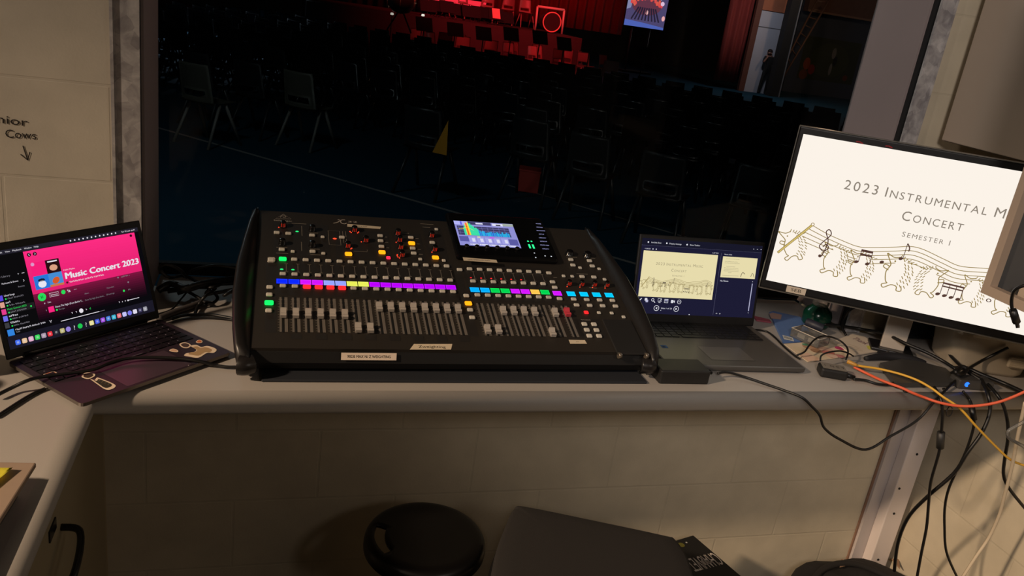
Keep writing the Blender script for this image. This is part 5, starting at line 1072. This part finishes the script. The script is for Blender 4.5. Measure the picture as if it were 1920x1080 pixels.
for k in range(5):
    a = R(90+72*k+10); b = MB(); b.cyl((0, 0, 0.10), (0.27*math.cos(a), 0.27*math.sin(a), 0.065), 0.020, 0.014, n=10); lg = b.build('base_arm', mat('chair_shell', (18, 17, 17)), oc)
    b = MB(); x, y = 0.27*math.cos(a), 0.27*math.sin(a); b.cyl((x-0.012, y, 0.028), (x+0.012, y, 0.028), 0.027, n=14); b.build('castor', mat('chair_shell', (18, 17, 17)), lg)
# carton with white lettering
ch = thing('carton', 'black carton lettered CHAUVET standing against the wall right of the office chair', 'box', M=T(1.222, 1.736, 0) @ Matrix.Rotation(R(16), 4, 'Z'))
b = MB(); b.box((-0.11, -0.16, 0.15), (0.22, 0.32, 0.30), bev=0.003); b.build('carton_body', mat('carton_black', (20, 19, 18), 0.6), ch)
CI = ch.matrix_world.inverted()
def c2(p): v = CI @ Vector(p); return (v.x, v.y)
cv = Canvas(0.0003); a = Vector(c2((1.2426,1.6547,0.3))); e = Vector(c2((1.1386,1.6318,0.3))); d = e-a
cv.text('CHAUVET', a.x, a.y, 0.052, ink((196, 186, 176)), width=d.length, rot=math.atan2(d.y, d.x))
cv.poly([c2(p) for p in ((1.1903,1.6294,0.3), (1.2232,1.6163,0.3), (1.1803,1.6012,0.3))], ink((150, 140, 130)))
cv.up(); cv.disc(*c2((1.1625,1.6945,0.3)), 0.010, ink((96, 92, 30)), 10); cv.disc(*c2((1.1832,1.7035,0.3)), 0.003, ink((190, 186, 180)), 8)
cv.build('print', ch, T(0, 0, 0.3004))
# black bag on the floor by the post
bg = thing('equipment_bag', 'black fabric bag on the floor in front of the white corner post', 'bag', (1.78, 1.62, 0))
def fbag(u, v):
    a = 2*math.pi*u; p = 3.2; ca, sa = math.cos(a), math.sin(a)
    r_ = (abs(ca)**p+abs(sa)**p)**(-1/p); t = v
    k = 1.0 if t < 0.75 else math.sqrt(max(0, 1-((t-0.75)/0.25)**2))
    return Vector((0.205*r_*ca*k, 0.155*r_*sa*k, 0.145*min(1, t/0.8)+0.012*math.sin(7*a)*0.4*(t > 0.5)))
b = MB(); b.grid(fbag, 36, 16); b.build('bag_body', mat('bag_black', (26, 23, 22), 0.85, noise=0.2, nscale=120), bg)
b = MB(); b.tube([(-0.19, 0.02, 0.13), (-0.08, 0.10, 0.155), (0.05, 0.11, 0.158), (0.17, 0.04, 0.135)], 0.010, n=8); b.build('strap', mat('bag_black', (26, 23, 22)), bg)
for nm, lb, p, rz in (('card_scrap', 'pale cardboard scrap on top of the black bag', (1.7927,1.7308,0.155), 0.3), ('card_scrap', 'brown cardboard scrap right of the white post foot', (2.0342,1.7604,0.12), 1.0)):
    b = MB(); b.prism([(-0.03, 0), (0.028, -0.006), (0.006, 0.022)], 0.003); o = tag(b.build(nm, mat('card_brown', (150, 118, 92), 0.8)), lb, 'scrap'); o.location = p; o.rotation_euler = (0.25, 0, rz)
# ------------------------------------------------------------------ the dark hall beyond the window
F = HALL
M_hf = mat('hall_floor_blue', (30, 66, 84), 0.85, noise=0.1, nscale=3, spec=0.1)
fl = MB(); fl.box((6, 24, F-0.05), (60, 43.7, 0.1)); fl.m(1)
def line(p, q, w_):
    p = Vector((p[0], p[1], 0)); q = Vector((q[0], q[1], 0)); t = (q-p).normalized(); n_ = Vector((-t.y, t.x, 0))*w_/2
    fl.face([(v.x, v.y, F+0.0015) for v in (p+n_, q+n_, q-n_, p-n_)])
line((-3.9, 12.4), (4.5, 4.05), 0.05); line((2.45, 8.2), (3.9, 6.4), 0.04)
struct(fl.build('floor', [M_hf, mat('court_line', (150, 150, 146), 0.6)]))
M_hw = mat('hall_wall_dark', (40, 40, 44), 0.8)
b = MB(); b.box((6, 38, 4), (60, 0.3, 8.5)); struct(b.build('wall_hall_far', M_hw))
b = MB(); b.box((-14, 20, 4), (0.3, 36, 8.5)); struct(b.build('wall_hall_left', M_hw))
b = MB(); b.box((31, 20, 4), (0.3, 36, 8.5)); struct(b.build('wall_hall_right', M_hw))
b = MB(); b.box((6, 20, 8.3), (60, 36, 0.2)); struct(b.build('ceiling', M_hw))

# chairs
def chair_shell(bm_):
    def back(u, v):
        x = (u-0.5)*0.41*(1.0-0.10*v); y = -0.205-0.075*v+0.05*(abs(u-0.5)*2)**2
        if 0.18 < v < 0.33 and 0.17 < u < 0.83: return None
        return Vector((x, y+0.02*(v < 0.2)*math.sin(math.pi*u), 0.435+0.395*v))
    bm_.grid(back, 12, 12, 0.012)
def chair_seat(bm_):
    bm_.grid(lambda u, v: Vector(((u-0.5)*0.42, -0.205+0.42*v, 0.452-0.018*math.sin(math.pi*v)-0.03*max(0, v-0.8)*5*max(0, v-0.8)+0.012*(abs(u-0.5)*2)**2)), 8, 8, 0.012)
def chair_leg(bm_, s, f):
    bm_.cyl((s*0.185, -0.01+f*0.04, 0.435), (s*0.225, f*0.245-0.01, 0.0), 0.017, 0.015, n=8)
ROWD = Vector((0.785, -0.62, 0)); FACE = Vector((0.62, 0.785, 0)); YAWC = math.atan2(-0.62, 0.785)
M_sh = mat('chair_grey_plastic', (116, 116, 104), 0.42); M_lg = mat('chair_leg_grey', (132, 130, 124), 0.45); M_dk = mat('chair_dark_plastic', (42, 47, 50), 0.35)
def hall_chair(p, label, m_, yaw=YAWC, group=None):
    t = thing('hall_chair', label, 'chair', (p[0], p[1], F), yaw, group)
    b = MB(); chair_shell(b); b.build('backrest', m_, t); b = MB(); chair_seat(b); b.build('seat', m_, t)
    for s in (-1, 1):
        for f in (-1, 1): b = MB(); chair_leg(b, s, f); b.build('leg', M_lg if m_ is M_sh else m_, t)
    return t
A0 = Vector((-0.60, 9.05, 0))
def spot(a, r): return A0+ROWD*a+FACE*r
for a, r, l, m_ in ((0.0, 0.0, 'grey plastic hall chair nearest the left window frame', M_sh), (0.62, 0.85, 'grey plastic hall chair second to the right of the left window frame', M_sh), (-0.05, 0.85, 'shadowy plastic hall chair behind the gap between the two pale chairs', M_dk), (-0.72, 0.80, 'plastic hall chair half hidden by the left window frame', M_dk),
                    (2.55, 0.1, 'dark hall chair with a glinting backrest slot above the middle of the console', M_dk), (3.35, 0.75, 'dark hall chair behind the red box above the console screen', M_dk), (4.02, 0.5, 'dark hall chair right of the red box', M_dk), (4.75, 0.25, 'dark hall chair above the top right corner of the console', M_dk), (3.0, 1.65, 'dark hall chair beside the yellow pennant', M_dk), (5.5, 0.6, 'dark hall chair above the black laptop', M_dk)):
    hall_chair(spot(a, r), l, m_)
b = MB(); chair_shell(b); chair_seat(b)
for s in (-1, 1):
    for f in (-1, 1): chair_leg(b, s, f)
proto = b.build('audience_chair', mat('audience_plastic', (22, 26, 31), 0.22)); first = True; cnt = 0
CI_ = cam.matrix_world.inverted()
def in_view(p, pad=0.10):
    q = CI_ @ Vector(p); 
    return q.z < 0 and abs(q.x/-q.z) < 960/1529.2+pad and abs(q.y/-q.z) < 540/1529.2+pad
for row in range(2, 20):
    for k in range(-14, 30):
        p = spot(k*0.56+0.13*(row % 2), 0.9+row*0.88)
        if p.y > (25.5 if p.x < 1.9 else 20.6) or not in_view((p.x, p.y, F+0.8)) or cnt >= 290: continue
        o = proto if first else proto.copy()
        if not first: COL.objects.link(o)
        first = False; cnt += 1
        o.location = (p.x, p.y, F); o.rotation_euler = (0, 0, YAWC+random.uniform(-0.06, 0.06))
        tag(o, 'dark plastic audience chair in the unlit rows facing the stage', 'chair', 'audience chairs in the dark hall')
# yellow pennant and red box
yp = MB(); yp.prism([(0, 0), (0.13, -0.01), (0.11, 0.30)], 0.012); o = yp.build('pennant', mat('pennant_yellow', (236, 168, 40), 0.6)); tag(o, 'small yellow triangular pennant among the dark chairs above the console', 'pennant')
o.matrix_world = frame((1.4126,7.2,0.3185), (0.95, -0.3, 0), (0, 0, 1))
rb = thing('red_box', 'dull red square box on the hall floor behind the console screen', 'box', (2.62, 8.02, F), -0.3)
b = MB(); b.box((0, 0, 0.11), (0.22, 0.22, 0.22), bev=0.01); b.build('box_body', mat('box_red', (190, 60, 52), 0.6), rb); b = MB(); b.box((0, 0, 0.225), (0.23, 0.23, 0.02), bev=0.004); b.build('box_lid', mat('box_red', (190, 60, 52), 0.6), rb)

# stage with drapes
SY = 23.0; SZ = (5.2522,23,0.9907)[2]
b = MB(); sx1 = (8.4834,23,0.995)[0]; b.box(((0.8+sx1)/2, SY+1.85, (SZ+F)/2), (sx1-0.8, 3.7, SZ-F)); st_ = tag(b.build('stage_platform', mat('stage_front', (46, 34, 33), 0.7, noise=0.3, nscale=6)), 'low stage platform lit red at the far end of the hall', 'stage')
def drape(name, x0, x1, y, z0, z1, m_, label, amp=0.09, wave=0.32):
    n_ = max(8, int((x1-x0)/wave*8))
    b = MB(); b.grid(lambda u, v: Vector((x0+(x1-x0)*u, y+amp*math.sin((x0+(x1-x0)*u)/wave*2*math.pi)+0.4*amp*math.sin((x0+(x1-x0)*u)*3.1), z0+(z1-z0)*v)), n_, 3, 0.02)
    return tag(b.build(name, m_), label, 'curtain')
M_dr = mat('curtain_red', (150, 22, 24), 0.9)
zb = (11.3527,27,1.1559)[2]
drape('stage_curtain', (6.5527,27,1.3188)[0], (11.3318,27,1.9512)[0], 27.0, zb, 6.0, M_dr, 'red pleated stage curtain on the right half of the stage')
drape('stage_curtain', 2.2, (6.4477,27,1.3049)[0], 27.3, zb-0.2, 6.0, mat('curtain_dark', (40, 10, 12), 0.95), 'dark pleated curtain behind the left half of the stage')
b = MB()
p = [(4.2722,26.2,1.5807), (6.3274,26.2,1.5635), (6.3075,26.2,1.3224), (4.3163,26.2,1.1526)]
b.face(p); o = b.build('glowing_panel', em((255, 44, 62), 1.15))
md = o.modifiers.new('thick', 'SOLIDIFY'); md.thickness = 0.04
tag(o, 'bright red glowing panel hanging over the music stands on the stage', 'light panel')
# music stands, orchestra chairs, drums
def music_stand(p, label, tilt=0.5, yaw=0.3, w_=0.50, paper_=False, hh=1.02):
    t = thing('music_stand', label, 'music stand', p, yaw, 'music stands on the stage')
    b = MB(); b.box((0, 0, 0), (w_, 0.02, 0.34), M=T(0, 0, hh) @ Matrix.Rotation(-tilt, 4, 'X')); b.build('desk', mat('stand_black', (12, 12, 13), 0.9), t)
    b = MB(); b.cyl((0, 0, 0.05), (0, 0, hh), 0.014, n=8); 
    for k in range(3): a = 2.1*k; b.cyl((0, 0, 0.12), (0.26*math.cos(a), 0.26*math.sin(a), 0.012), 0.010, n=6)
    b.build('tripod', mat('stand_black', (12, 12, 13)), t)
    if paper_: b = MB(); b.box((0, -0.016, 0.02), (0.26, 0.006, 0.30), M=T(0, 0, hh) @ Matrix.Rotation(-tilt, 4, 'X')); o = b.build('sheet_music', mat('sheet_pink', (240, 170, 160), 0.7)); tag(o, 'pale sheet of music on the right-hand stand of the stage', 'paper'); o.matrix_world = T(*p) @ Matrix.Rotation(yaw, 4, 'Z')
    return t
for i, (p, w_, sheet) in enumerate((((4.144,24,1.2643), 0.5, 0), ((4.579,24.8,1.2757), 0.55, 0), ((4.7139,24.2,1.3035), 0.45, 0), ((5.0502,24.3,1.2711), 0.5, 0), ((5.4616,24.3,1.2668), 0.6, 0), ((5.9348,25.1,1.277), 0.55, 0), ((6.2215,24.4,1.2878), 0.5, 1), ((6.5488,24.5,1.2354), 0.55, 0))):
    music_stand((p[0], p[1], SZ), 'black music stand seen against the red glow of the stage', 0.45, 0.25, w_, bool(sheet), p[2]-SZ)
rp = None; rn = random.Random(8)
def small_chair(p, label, group, m_):
    global rp
    if rp is None:
        b = MB(); chair_shell(b); chair_seat(b)
        for s in (-1, 1):
            for f in (-1, 1): chair_leg(b, s, f)
        rp = b.build('orchestra_chair', m_); o = rp
    else: o = rp.copy(); COL.objects.link(o)
    o.location = p; o.rotation_euler = (0, 0, rn.uniform(2.4, 4.2)); tag(o, label, 'chair', group); return o
M_oc = mat('orchestra_chair_red', (170, 120, 115), 0.4)
for i in range(5):
    x = 5.0+0.62*i+rn.uniform(-0.03, 0.03); small_chair((x, SY+2.6+0.1*(i % 2), SZ+0.006), 'chair on the stage among the black music stands', 'chairs on the stage', M_oc)
for i in range(16):
    x = 3.7+0.68*(i//2)+0.34*(i % 2)+rn.uniform(-0.03, 0.03); y = SY-0.75-0.75*(i % 2); small_chair((x, y, F), 'chair lit red on the hall floor in front of the stage', 'orchestra chairs in front of the stage', M_oc)
so = (7.8121,19,0.715); o = small_chair((so[0], so[1], F), 'lone chair lit red on the floor below the stage curtain', None, M_oc); o.rotation_euler = (0, 0, 2.6)
fr = thing('chime_frame', 'pale metal frame of chimes standing on the stage before the red curtain', 'frame', (7.9548,24.6,1.213))
P4 = [Vector((7.5086,24.6,1.6751)), Vector((8.3558,24.6,1.681)), Vector((8.3847,24.6,1.206)), Vector((7.534,24.6,1.1898))]
P4[2].z = SZ; P4[3].z = SZ
o0 = Vector(fr.location)
b = MB(); b.cyl(P4[0]-o0, P4[1]-o0, 0.038, n=8); b.build('top_bar', mat('frame_pale', (230, 205, 190), 0.5), fr)
for u, v in ((0, 3), (1, 2)): b = MB(); b.cyl(P4[u]-o0, P4[v]-o0, 0.032, n=8); b.build('post', mat('frame_pale', (230, 205, 190), 0.5), fr)
dq = (7.7674,24,1.2853)
dm_ = thing('bass_drum', 'round drum glowing red under the pale metal frame', 'drum', (dq[0], dq[1], SZ+0.26))
b = MB(); b.cyl((0, -0.2, 0.05), (0, 0.2, 0.05), 0.27, n=32); b.build('shell', mat('drum_dark', (40, 22, 22), 0.5), dm_)
b = MB(); b.tube([(0.27*math.cos(a*0.3927), -0.2, 0.05+0.27*math.sin(a*0.3927)) for a in range(16)], 0.02, n=8, closed=True, sub=2); b.build('hoop', mat('drum_hoop', (240, 170, 150), 0.4), dm_)
kd = thing('kettle_drum', 'pale kettle drum with bright metal rods at the left end of the stage', 'drum', (2.967,21,1.0402))
b = MB(); b.lathe([(0.0, 0.0), (0.20, 0.04), (0.32, 0.18), (0.36, 0.36), (0.365, 0.42), (0.34, 0.425), (0.0, 0.42)], n=28); b.build('bowl', mat('drum_tan', (120, 100, 84), 0.4, 0.3), kd)
for k in range(6): a = k*1.047+0.3; b = MB(); b.cyl((0.37*math.cos(a), 0.37*math.sin(a), 0.10), (0.385*math.cos(a), 0.385*math.sin(a), 0.42), 0.014, n=6); b.build('tension_rod', mat('rod_bright', (230, 200, 160), 0.25, 0.7), kd)
for s in (-1, 1): b = MB(); b.cyl((0.05*s, 0, 0.06), (0.30*s, 0, -0.42), 0.02, n=6); b.build('leg', mat('stand_black', (12, 12, 13)), kd)
for i, q in enumerate(((3.687,22,1.0336), (3.7632,22.6,0.8364), (2.7884,21.2,0.9882))):
    o = thing('stand_lamp', 'x', 'lamp', (q[0], q[1], F))
    b = MB(); b.lathe([(0.0, 0.05), (0.035, 0.045), (0.045, 0.0), (0.0, -0.01)], c=(0, 0, q[2]-F), n=12); b.build('bulb', em((255, 245, 230), 1.1 if i == 0 else 0.5), o)
    b = MB(); b.cyl((0, 0, 0), (0, 0, q[2]-F), 0.012, n=6); b.cyl((0, 0, 0), (0, 0, 0.02), 0.06, n=12); b.build('pole', mat('stand_black', (12, 12, 13)), o)
    tag(o, ('brightest white stand lamp at the left end of the red stage', 'fainter stand lamp just below the bright white one', 'dim stand lamp under the kettle drum')[i], 'lamp')
for i in range(9):
    x = 3.5+0.72*i+rn.uniform(-0.05, 0.05); t = music_stand((x, SY-2.55+0.05*(i % 2), F), 'black music stand on the hall floor in front of the stage', 0.45, 0.2, 0.42, False, 1.0+0.12*rn.random()); t['group'] = 'music stands in front of the stage'
# relay screen on its stand
TVM = frame((9.8515,22,1.9527), (1, 0, 0), (0, 0, 1))
tv = thing('relay_screen', 'bright relay screen on a stand showing a seated orchestra, right of the stage curtain', 'screen', M=TVM)
b = MB(); b.box((0, 0, 0.0), (1.24, 1.14, 0.05), M=T(0, 0.135, -0.03)); b.build('casing', mat('monitor_black', (20, 20, 22)), tv)
cv = Canvas(0.001); cv.rect(-0.60, -0.42, 0.60, 0.68, em((88, 78, 122), 0.9)); cv.up()
cv.poly([(-0.60, -0.42), (0.60, -0.42), (0.60, -0.36), (0.0, -0.30), (-0.60, -0.26)], em((90, 110, 200), 0.9)); cv.poly([(-0.60, 0.0), (-0.48, 0.05), (-0.40, 0.5), (-0.52, 0.68), (-0.60, 0.68)], em((150, 150, 190), 0.9)); cv.poly([(0.36, 0.30), (0.60, 0.68), (0.46, 0.68), (0.30, 0.42)], em((190, 190, 235), 1)); cv.up()
cv.disc(-0.02, 0.20, 0.46, em((110, 60, 80), 0.9), 24, ry=0.30); cv.up(); rn2 = random.Random(2)
for k in range(46):
    a = rn2.uniform(0.25, 2.9); r_ = rn2.uniform(0.75, 1.05); cv.disc(-0.02+0.48*r_*math.cos(a), 0.10+0.30*r_*math.sin(a), 0.035, em((235, rn2.randint(70, 110), 80), 1), 8, ry=0.05)
cv.up()
for k in range(9): x = -0.42+0.105*k; cv.stroke([(x*0.6, 0.10), (x, -0.24)], 0.045, em((46, 38, 60), 0.9))
cv.disc(0.02, -0.02, 0.04, em((255, 190, 190), 1), 10, ry=0.06); cv.disc(0.54, -0.12, 0.05, em((255, 180, 180), 1), 10, ry=0.07); cv.disc(0.44, 0.26, 0.06, em((240, 200, 230), 1), 10)
cv.build('screen', tv, T(0, 0, 0.0))
for x in (-0.32, 0.22):
    b = MB(); b.cyl((x, -0.45, -0.05), (x+0.02, -1.62, -0.05), 0.025, n=8); b.build('stand_pole', mat('pole_grey', (96, 96, 98), 0.5), tv)
b = MB(); b.box((-0.05, -1.63, -0.05), (0.9, 0.05, 0.5)); b.build('stand_base', mat('stand_black', (12, 12, 13)), tv)

# right-hand side of the hall: curtain, doorway, person, pillar, ladder, mural
WY = 26.6
drape('wing_curtain', (15.3623,26.6,1.2539)[0]-0.25, (16.0893,26.6,1.3421)[0]-0.05, WY+0.3, F+0.25, 5.0, mat('curtain_wing', (200, 84, 76), 0.9), 'dull red wing curtain left of the white doorway', 0.06, 0.3)
xr = (16.7833,26.6,1.4262)[0]
zd = (16.4481,26.6,2.6284)[2]
dw = MB(); xl = (16.2417,26.6,1.1778)[0]; xq = (17.1948,26.6,1.2918)[0]
dw.box(((xl+xq)/2, WY+0.1, (zd+F)/2), (xq-xl, 0.06, zd-F)); o = dw.build('door_1', mat('door_white', (206, 204, 214), 0.6)); struct(o)
b = MB(); zs = (16.5973,26.6,2.0934)[2]; b.box(((xl+xq)/2, WY+0.066, zs), (xq-xl, 0.01, 0.03)); b.build('door_rail', mat('door_rail_grey', (110, 108, 112), 0.6), o)  # thin grey strip across the white door
b = MB(); b.box((xl-0.12, WY+0.1, 2.4), (0.22, 0.14, 5.1)); struct(b.build('trim_2', mat('door_post_brown', (120, 72, 58), 0.7)))
b = MB(); b.box(((xl+xq)/2, WY+0.14, zd+0.9), (xq-xl, 0.05, 1.75)); struct(b.build('trim_3', mat('timber_orange', (190, 116, 84), 0.7, noise=0.2, nscale=4)))
pl = MB(); xp0 = (16.8408,26,1.4846)[0]; xp1 = (17.1753,26,1.5251)[0]
pl.box(((xp0+xp1)/2+0.02, 26.05, 2.4), (xp1-xp0+0.02, 0.3, 5.1)); o = pl.build('trim_4', mat('pillar_black', (30, 31, 32), 0.7)); struct(o)
b = MB(); b.box((xp1+0.035, 25.9, 2.4), (0.035, 0.05, 5.1)); b.build('edge_bead', mat('bead_grey', (130, 130, 132), 0.5), o)
lad = thing('ladder', 'brown wooden ladder leaning beside the black pillar', 'ladder', (17.4814,26.3,0.5394))
l0 = Vector(lad.location); LA = (Vector((17.3343,26.3,0.8202))-l0, Vector((19.0308,27.6,3.4641))-l0); LB = (Vector((17.4703,26.3,0.5008))-l0, Vector((19.5414,27.6,3.5339))-l0)
M_ld = mat('ladder_brown', (126, 96, 82), 0.6)
for p, q in (LA, LB): b = MB(); b.cyl(p, q, 0.035, n=8); b.build('rail', M_ld, lad)
for k in range(9):
    t = 0.04+0.11*k; b = MB(); b.cyl(LA[0].lerp(LA[1], t), LB[0].lerp(LB[1], t), 0.022, n=6); b.build('rung', M_ld, lad)
MYW = 29.5
x0 = (19.7257,29.5,1.5345)[0]; x1 = 31
b = MB(); b.box(((x0+x1)/2, MYW+0.15, 1.9), (x1-x0, 0.2, 4.2)); struct(b.build('wall_side_stage', mat('side_wall_blue', (86, 96, 112), 0.8)))
zbm = (20.8198,29.1,2.9527)[2]
b = MB(); b.box(((x0+x1)/2, MYW-0.2, zbm+0.9), (x1-x0, 0.3, 1.8)); o = struct(b.build('trim_5', mat('timber_brown', (132, 98, 82), 0.7, noise=0.2, nscale=5)))
b = MB(); b.box(((x0+x1)/2, MYW-0.38, zbm+0.03), (x1-x0, 0.05, 0.07)); b.build('beam_edge', mat('beam_edge', (176, 140, 116), 0.6), o)
mtl, mtr, mbl = Vector((20.4825,29.5,2.0779)), Vector((22.9379,29.5,2.2174)), Vector((20.2503,29.5,0.4319))
mu = frame((mtl.x-0.25, MYW+0.046, mbl.z), (1, 0, 0), (0, 0, 1)); MW = mtr.x-mtl.x+0.2; MH = mtl.z-mbl.z
cv = Canvas(0.002); cv.rect(0, 0, MW, MH, ink((74, 82, 60))); cv.up(); cv.disc(MW*0.5, MH*0.5, MW*0.35, ink((84, 94, 62)), 20, ry=MH*0.4); cv.up()
cv.disc(MW*0.12, MH*0.36, 0.16, ink((200, 96, 50)), 12, ry=0.24); cv.disc(MW*0.22, MH*0.24, 0.16, ink((180, 70, 60)), 12, ry=0.20); cv.disc(MW*0.10, MH*0.10, 0.2, ink((150, 84, 50)), 12, ry=0.2); cv.disc(MW*0.55, MH*0.68, 0.10, ink((170, 170, 160)), 12, ry=0.22); cv.disc(MW*0.55, MH*0.30, 0.07, ink((170, 170, 160)), 12, ry=0.24); cv.disc(MW*0.60, MH*0.50, 0.10, ink((44, 50, 44)), 12, ry=0.2); cv.disc(MW*0.85, MH*0.14, 0.12, ink((140, 76, 50)), 12)
mu_o = cv.build('mural', None, mu); tag(mu_o, 'dim green painted mural with orange patches on the wall behind the ladder', 'mural')
# person by the door
px_, py_ = (16.8692,26.4611,-0.15)[:2]
person = MB(); bmp = person.bm
H = 1.56; k = H/1.7
J = {}
def jv(n_, p): J[n_] = (bmp.verts.new(Vector(p)*k), None)[0]
for n_, p in dict(pel=(0, 0, 0.92), sp=(0.0, 0.0, 1.10), ch=(-0.02, 0.0, 1.30), nk=(-0.03, 0, 1.44), hd=(-0.05, 0, 1.54), tp=(-0.05, 0, 1.64), hl=(-0.09, 0, 0.88), kl=(-0.14, -0.02, 0.48), al=(-0.17, 0.0, 0.09), tl=(-0.22, -0.10, 0.035), hr=(0.09, 0, 0.88), kr=(0.12, 0.0, 0.48), ar=(0.12, 0.05, 0.09), tr=(0.08, -0.06, 0.035), sl=(-0.19, 0, 1.38), el=(-0.27, -0.10, 1.17), wl=(-0.19, -0.20, 1.38), hlh=(-0.17, -0.20, 1.45), sr=(0.16, 0.02, 1.38), er=(0.22, 0.03, 1.12), wr=(0.20, -0.06, 0.88), hrh=(0.20, -0.08, 0.80)).items(): jv(n_, p)
rad = dict(pel=.135, sp=.125, ch=.145, nk=.055, hd=.085, tp=.075, hl=.085, kl=.06, al=.042, tl=.035, hr=.085, kr=.06, ar=.042, tr=.035, sl=.065, el=.045, wl=.03, hlh=.038, sr=.065, er=.045, wr=.03, hrh=.038)
for a, c in (('pel', 'sp'), ('sp', 'ch'), ('ch', 'nk'), ('nk', 'hd'), ('hd', 'tp'), ('pel', 'hl'), ('hl', 'kl'), ('kl', 'al'), ('al', 'tl'), ('pel', 'hr'), ('hr', 'kr'), ('kr', 'ar'), ('ar', 'tr'), ('ch', 'sl'), ('sl', 'el'), ('el', 'wl'), ('wl', 'hlh'), ('ch', 'sr'), ('sr', 'er'), ('er', 'wr'), ('wr', 'hrh')): bmp.edges.new((J[a], J[c]))
order = list(J)
fing = []
def chain(base, dirs, r_):
    p = Vector(base)*k; v0 = None
    for i, d in enumerate([(0, 0, 0)]+dirs):
        p = p+Vector(d)*k; v = bmp.verts.new(p); fing.append((v, r_*(1-0.15*i)))
        if v0 is not None: bmp.edges.new((v0, v))
        v0 = v
for i in range(4): chain((-0.185+0.012*i, -0.215, 1.475), [(0.012, -0.01, 0.03-0.003*i), (0.02, 0.0, 0.016)], 0.009)
chain((-0.155, -0.21, 1.44), [(0.02, -0.015, 0.02), (0.01, 0, 0.02)], 0.010)
for i in range(4): chain((0.185+0.013*i, -0.085, 0.775), [(0, -0.01, -0.035), (-0.004, -0.015, -0.025)], 0.009)
chain((0.175, -0.095, 0.80), [(-0.01, -0.02, -0.02), (0, -0.012, -0.02)], 0.010)
bmp.verts.index_update(); radii = {J[n_].index: rad[n_]*k for n_ in J}; radii.update({v.index: r_*k for v, r_ in fing}); root = [J['pel'].index]
me = bpy.data.meshes.new('person'); bmp.to_mesh(me); bmp.free()
po = bpy.data.objects.new('person', me); COL.objects.link(po); po.location = (px_, py_, F); po.rotation_euler = (0, 0, R(-10))
sk = po.modifiers.new('skin', 'SKIN'); ly = me.skin_vertices[0].data if me.skin_vertices else None
if ly is None:
    bm2 = bmesh.new(); bm2.from_mesh(me); bm2.verts.layers.skin.verify(); bm2.to_mesh(me); bm2.free(); ly = me.skin_vertices[0].data
for i, d in enumerate(ly): d.radius = (radii[i], radii[i]); d.use_root = (i in root)
ss = po.modifiers.new('sub', 'SUBSURF'); ss.levels = 2; ss.render_levels = 2
def person_mat():
    m = bpy.data.materials.new('person_skin_and_blacks'); m.use_nodes = True; nt = m.node_tree; b = nt.nodes['Principled BSDF']
    tc = nt.nodes.new('ShaderNodeTexCoord'); sp = nt.nodes.new('ShaderNodeSeparateXYZ'); nt.links.new(tc.outputs['Object'], sp.inputs[0])
    gt = nt.nodes.new('ShaderNodeMath'); gt.operation = 'GREATER_THAN'; gt.inputs[1].default_value = 1.42*k; nt.links.new(sp.outputs[2], gt.inputs[0])
    lt = nt.nodes.new('ShaderNodeMath'); lt.operation = 'LESS_THAN'; lt.inputs[1].default_value = -0.13*k; nt.links.new(sp.outputs[1], lt.inputs[0])
    hi = nt.nodes.new('ShaderNodeMath'); hi.operation = 'GREATER_THAN'; hi.inputs[1].default_value = 1.15*k; nt.links.new(sp.outputs[2], hi.inputs[0])
    an = nt.nodes.new('ShaderNodeMath'); an.operation = 'MULTIPLY'; nt.links.new(lt.outputs[0], an.inputs[0]); nt.links.new(hi.outputs[0], an.inputs[1])
    mx_ = nt.nodes.new('ShaderNodeMath'); mx_.operation = 'MAXIMUM'; nt.links.new(gt.outputs[0], mx_.inputs[0]); nt.links.new(an.outputs[0], mx_.inputs[1])
    m2 = nt.nodes.new('ShaderNodeMix'); m2.data_type = 'RGBA'; m2.inputs[6].default_value = (0.006, 0.006, 0.007, 1); m2.inputs[7].default_value = s2l((176, 124, 104))+(1,)
    nt.links.new(mx_.outputs[0], m2.inputs[0]); nt.links.new(m2.outputs[2], b.inputs['Base Color']); b.inputs['Roughness'].default_value = 0.7; return m
me.materials.append(person_mat())
tag(po, 'person in black clothes standing by the white door with one hand raised to the face', 'person')
b = MB(); b.lathe([(0.0, 0.112), (0.06, 0.10), (0.095, 0.05), (0.10, 0.0), (0.088, -0.045), (0.07, -0.05)], c=(-0.045, 0.018, 1.585), n=18); 
for v in b.bm.verts: v.co *= k
b.build('hair', mat('hair_dark', (46, 26, 24), 0.7), po)
b = MB(); hc = Vector((-0.05, 0, 1.585))
for s in (-1, 1):
    b.lathe([(0.0, 0.009), (0.009, 0.004), (0.011, 0.0), (0.0, -0.009)], c=tuple(hc+Vector((s*0.03-0.01, -0.086, 0.0))), n=8)
for v in b.bm.verts: v.co *= k
b.build('eyes', mat('eye_dark', (20, 16, 16), 0.3), po)
b = MB(); b.cyl(hc+Vector((-0.012, -0.085, 0.0)), hc+Vector((-0.012, -0.105, -0.03)), 0.006, 0.014, n=8); b.cyl(hc+Vector((-0.012, -0.08, -0.03)), hc+Vector((-0.012, -0.104, -0.034)), 0.014, 0.01, n=8)
for s in (-1, 1): b.lathe([(0.0, 0.02), (0.016, 0.01), (0.016, -0.012), (0.0, -0.022)], c=tuple(hc+Vector((s*0.092, 0.005, -0.005))), n=8, sx=0.5)
for v in b.bm.verts: v.co *= k
b.build('nose_and_ears', mat('skin_tone', (176, 124, 104), 0.6), po)
b = MB(); b.box(hc+Vector((-0.012, -0.087, -0.055)), (0.036, 0.008, 0.007)); 
for v in b.bm.verts: v.co *= k
b.build('mouth', mat('lip_tone', (130, 70, 66), 0.6), po)
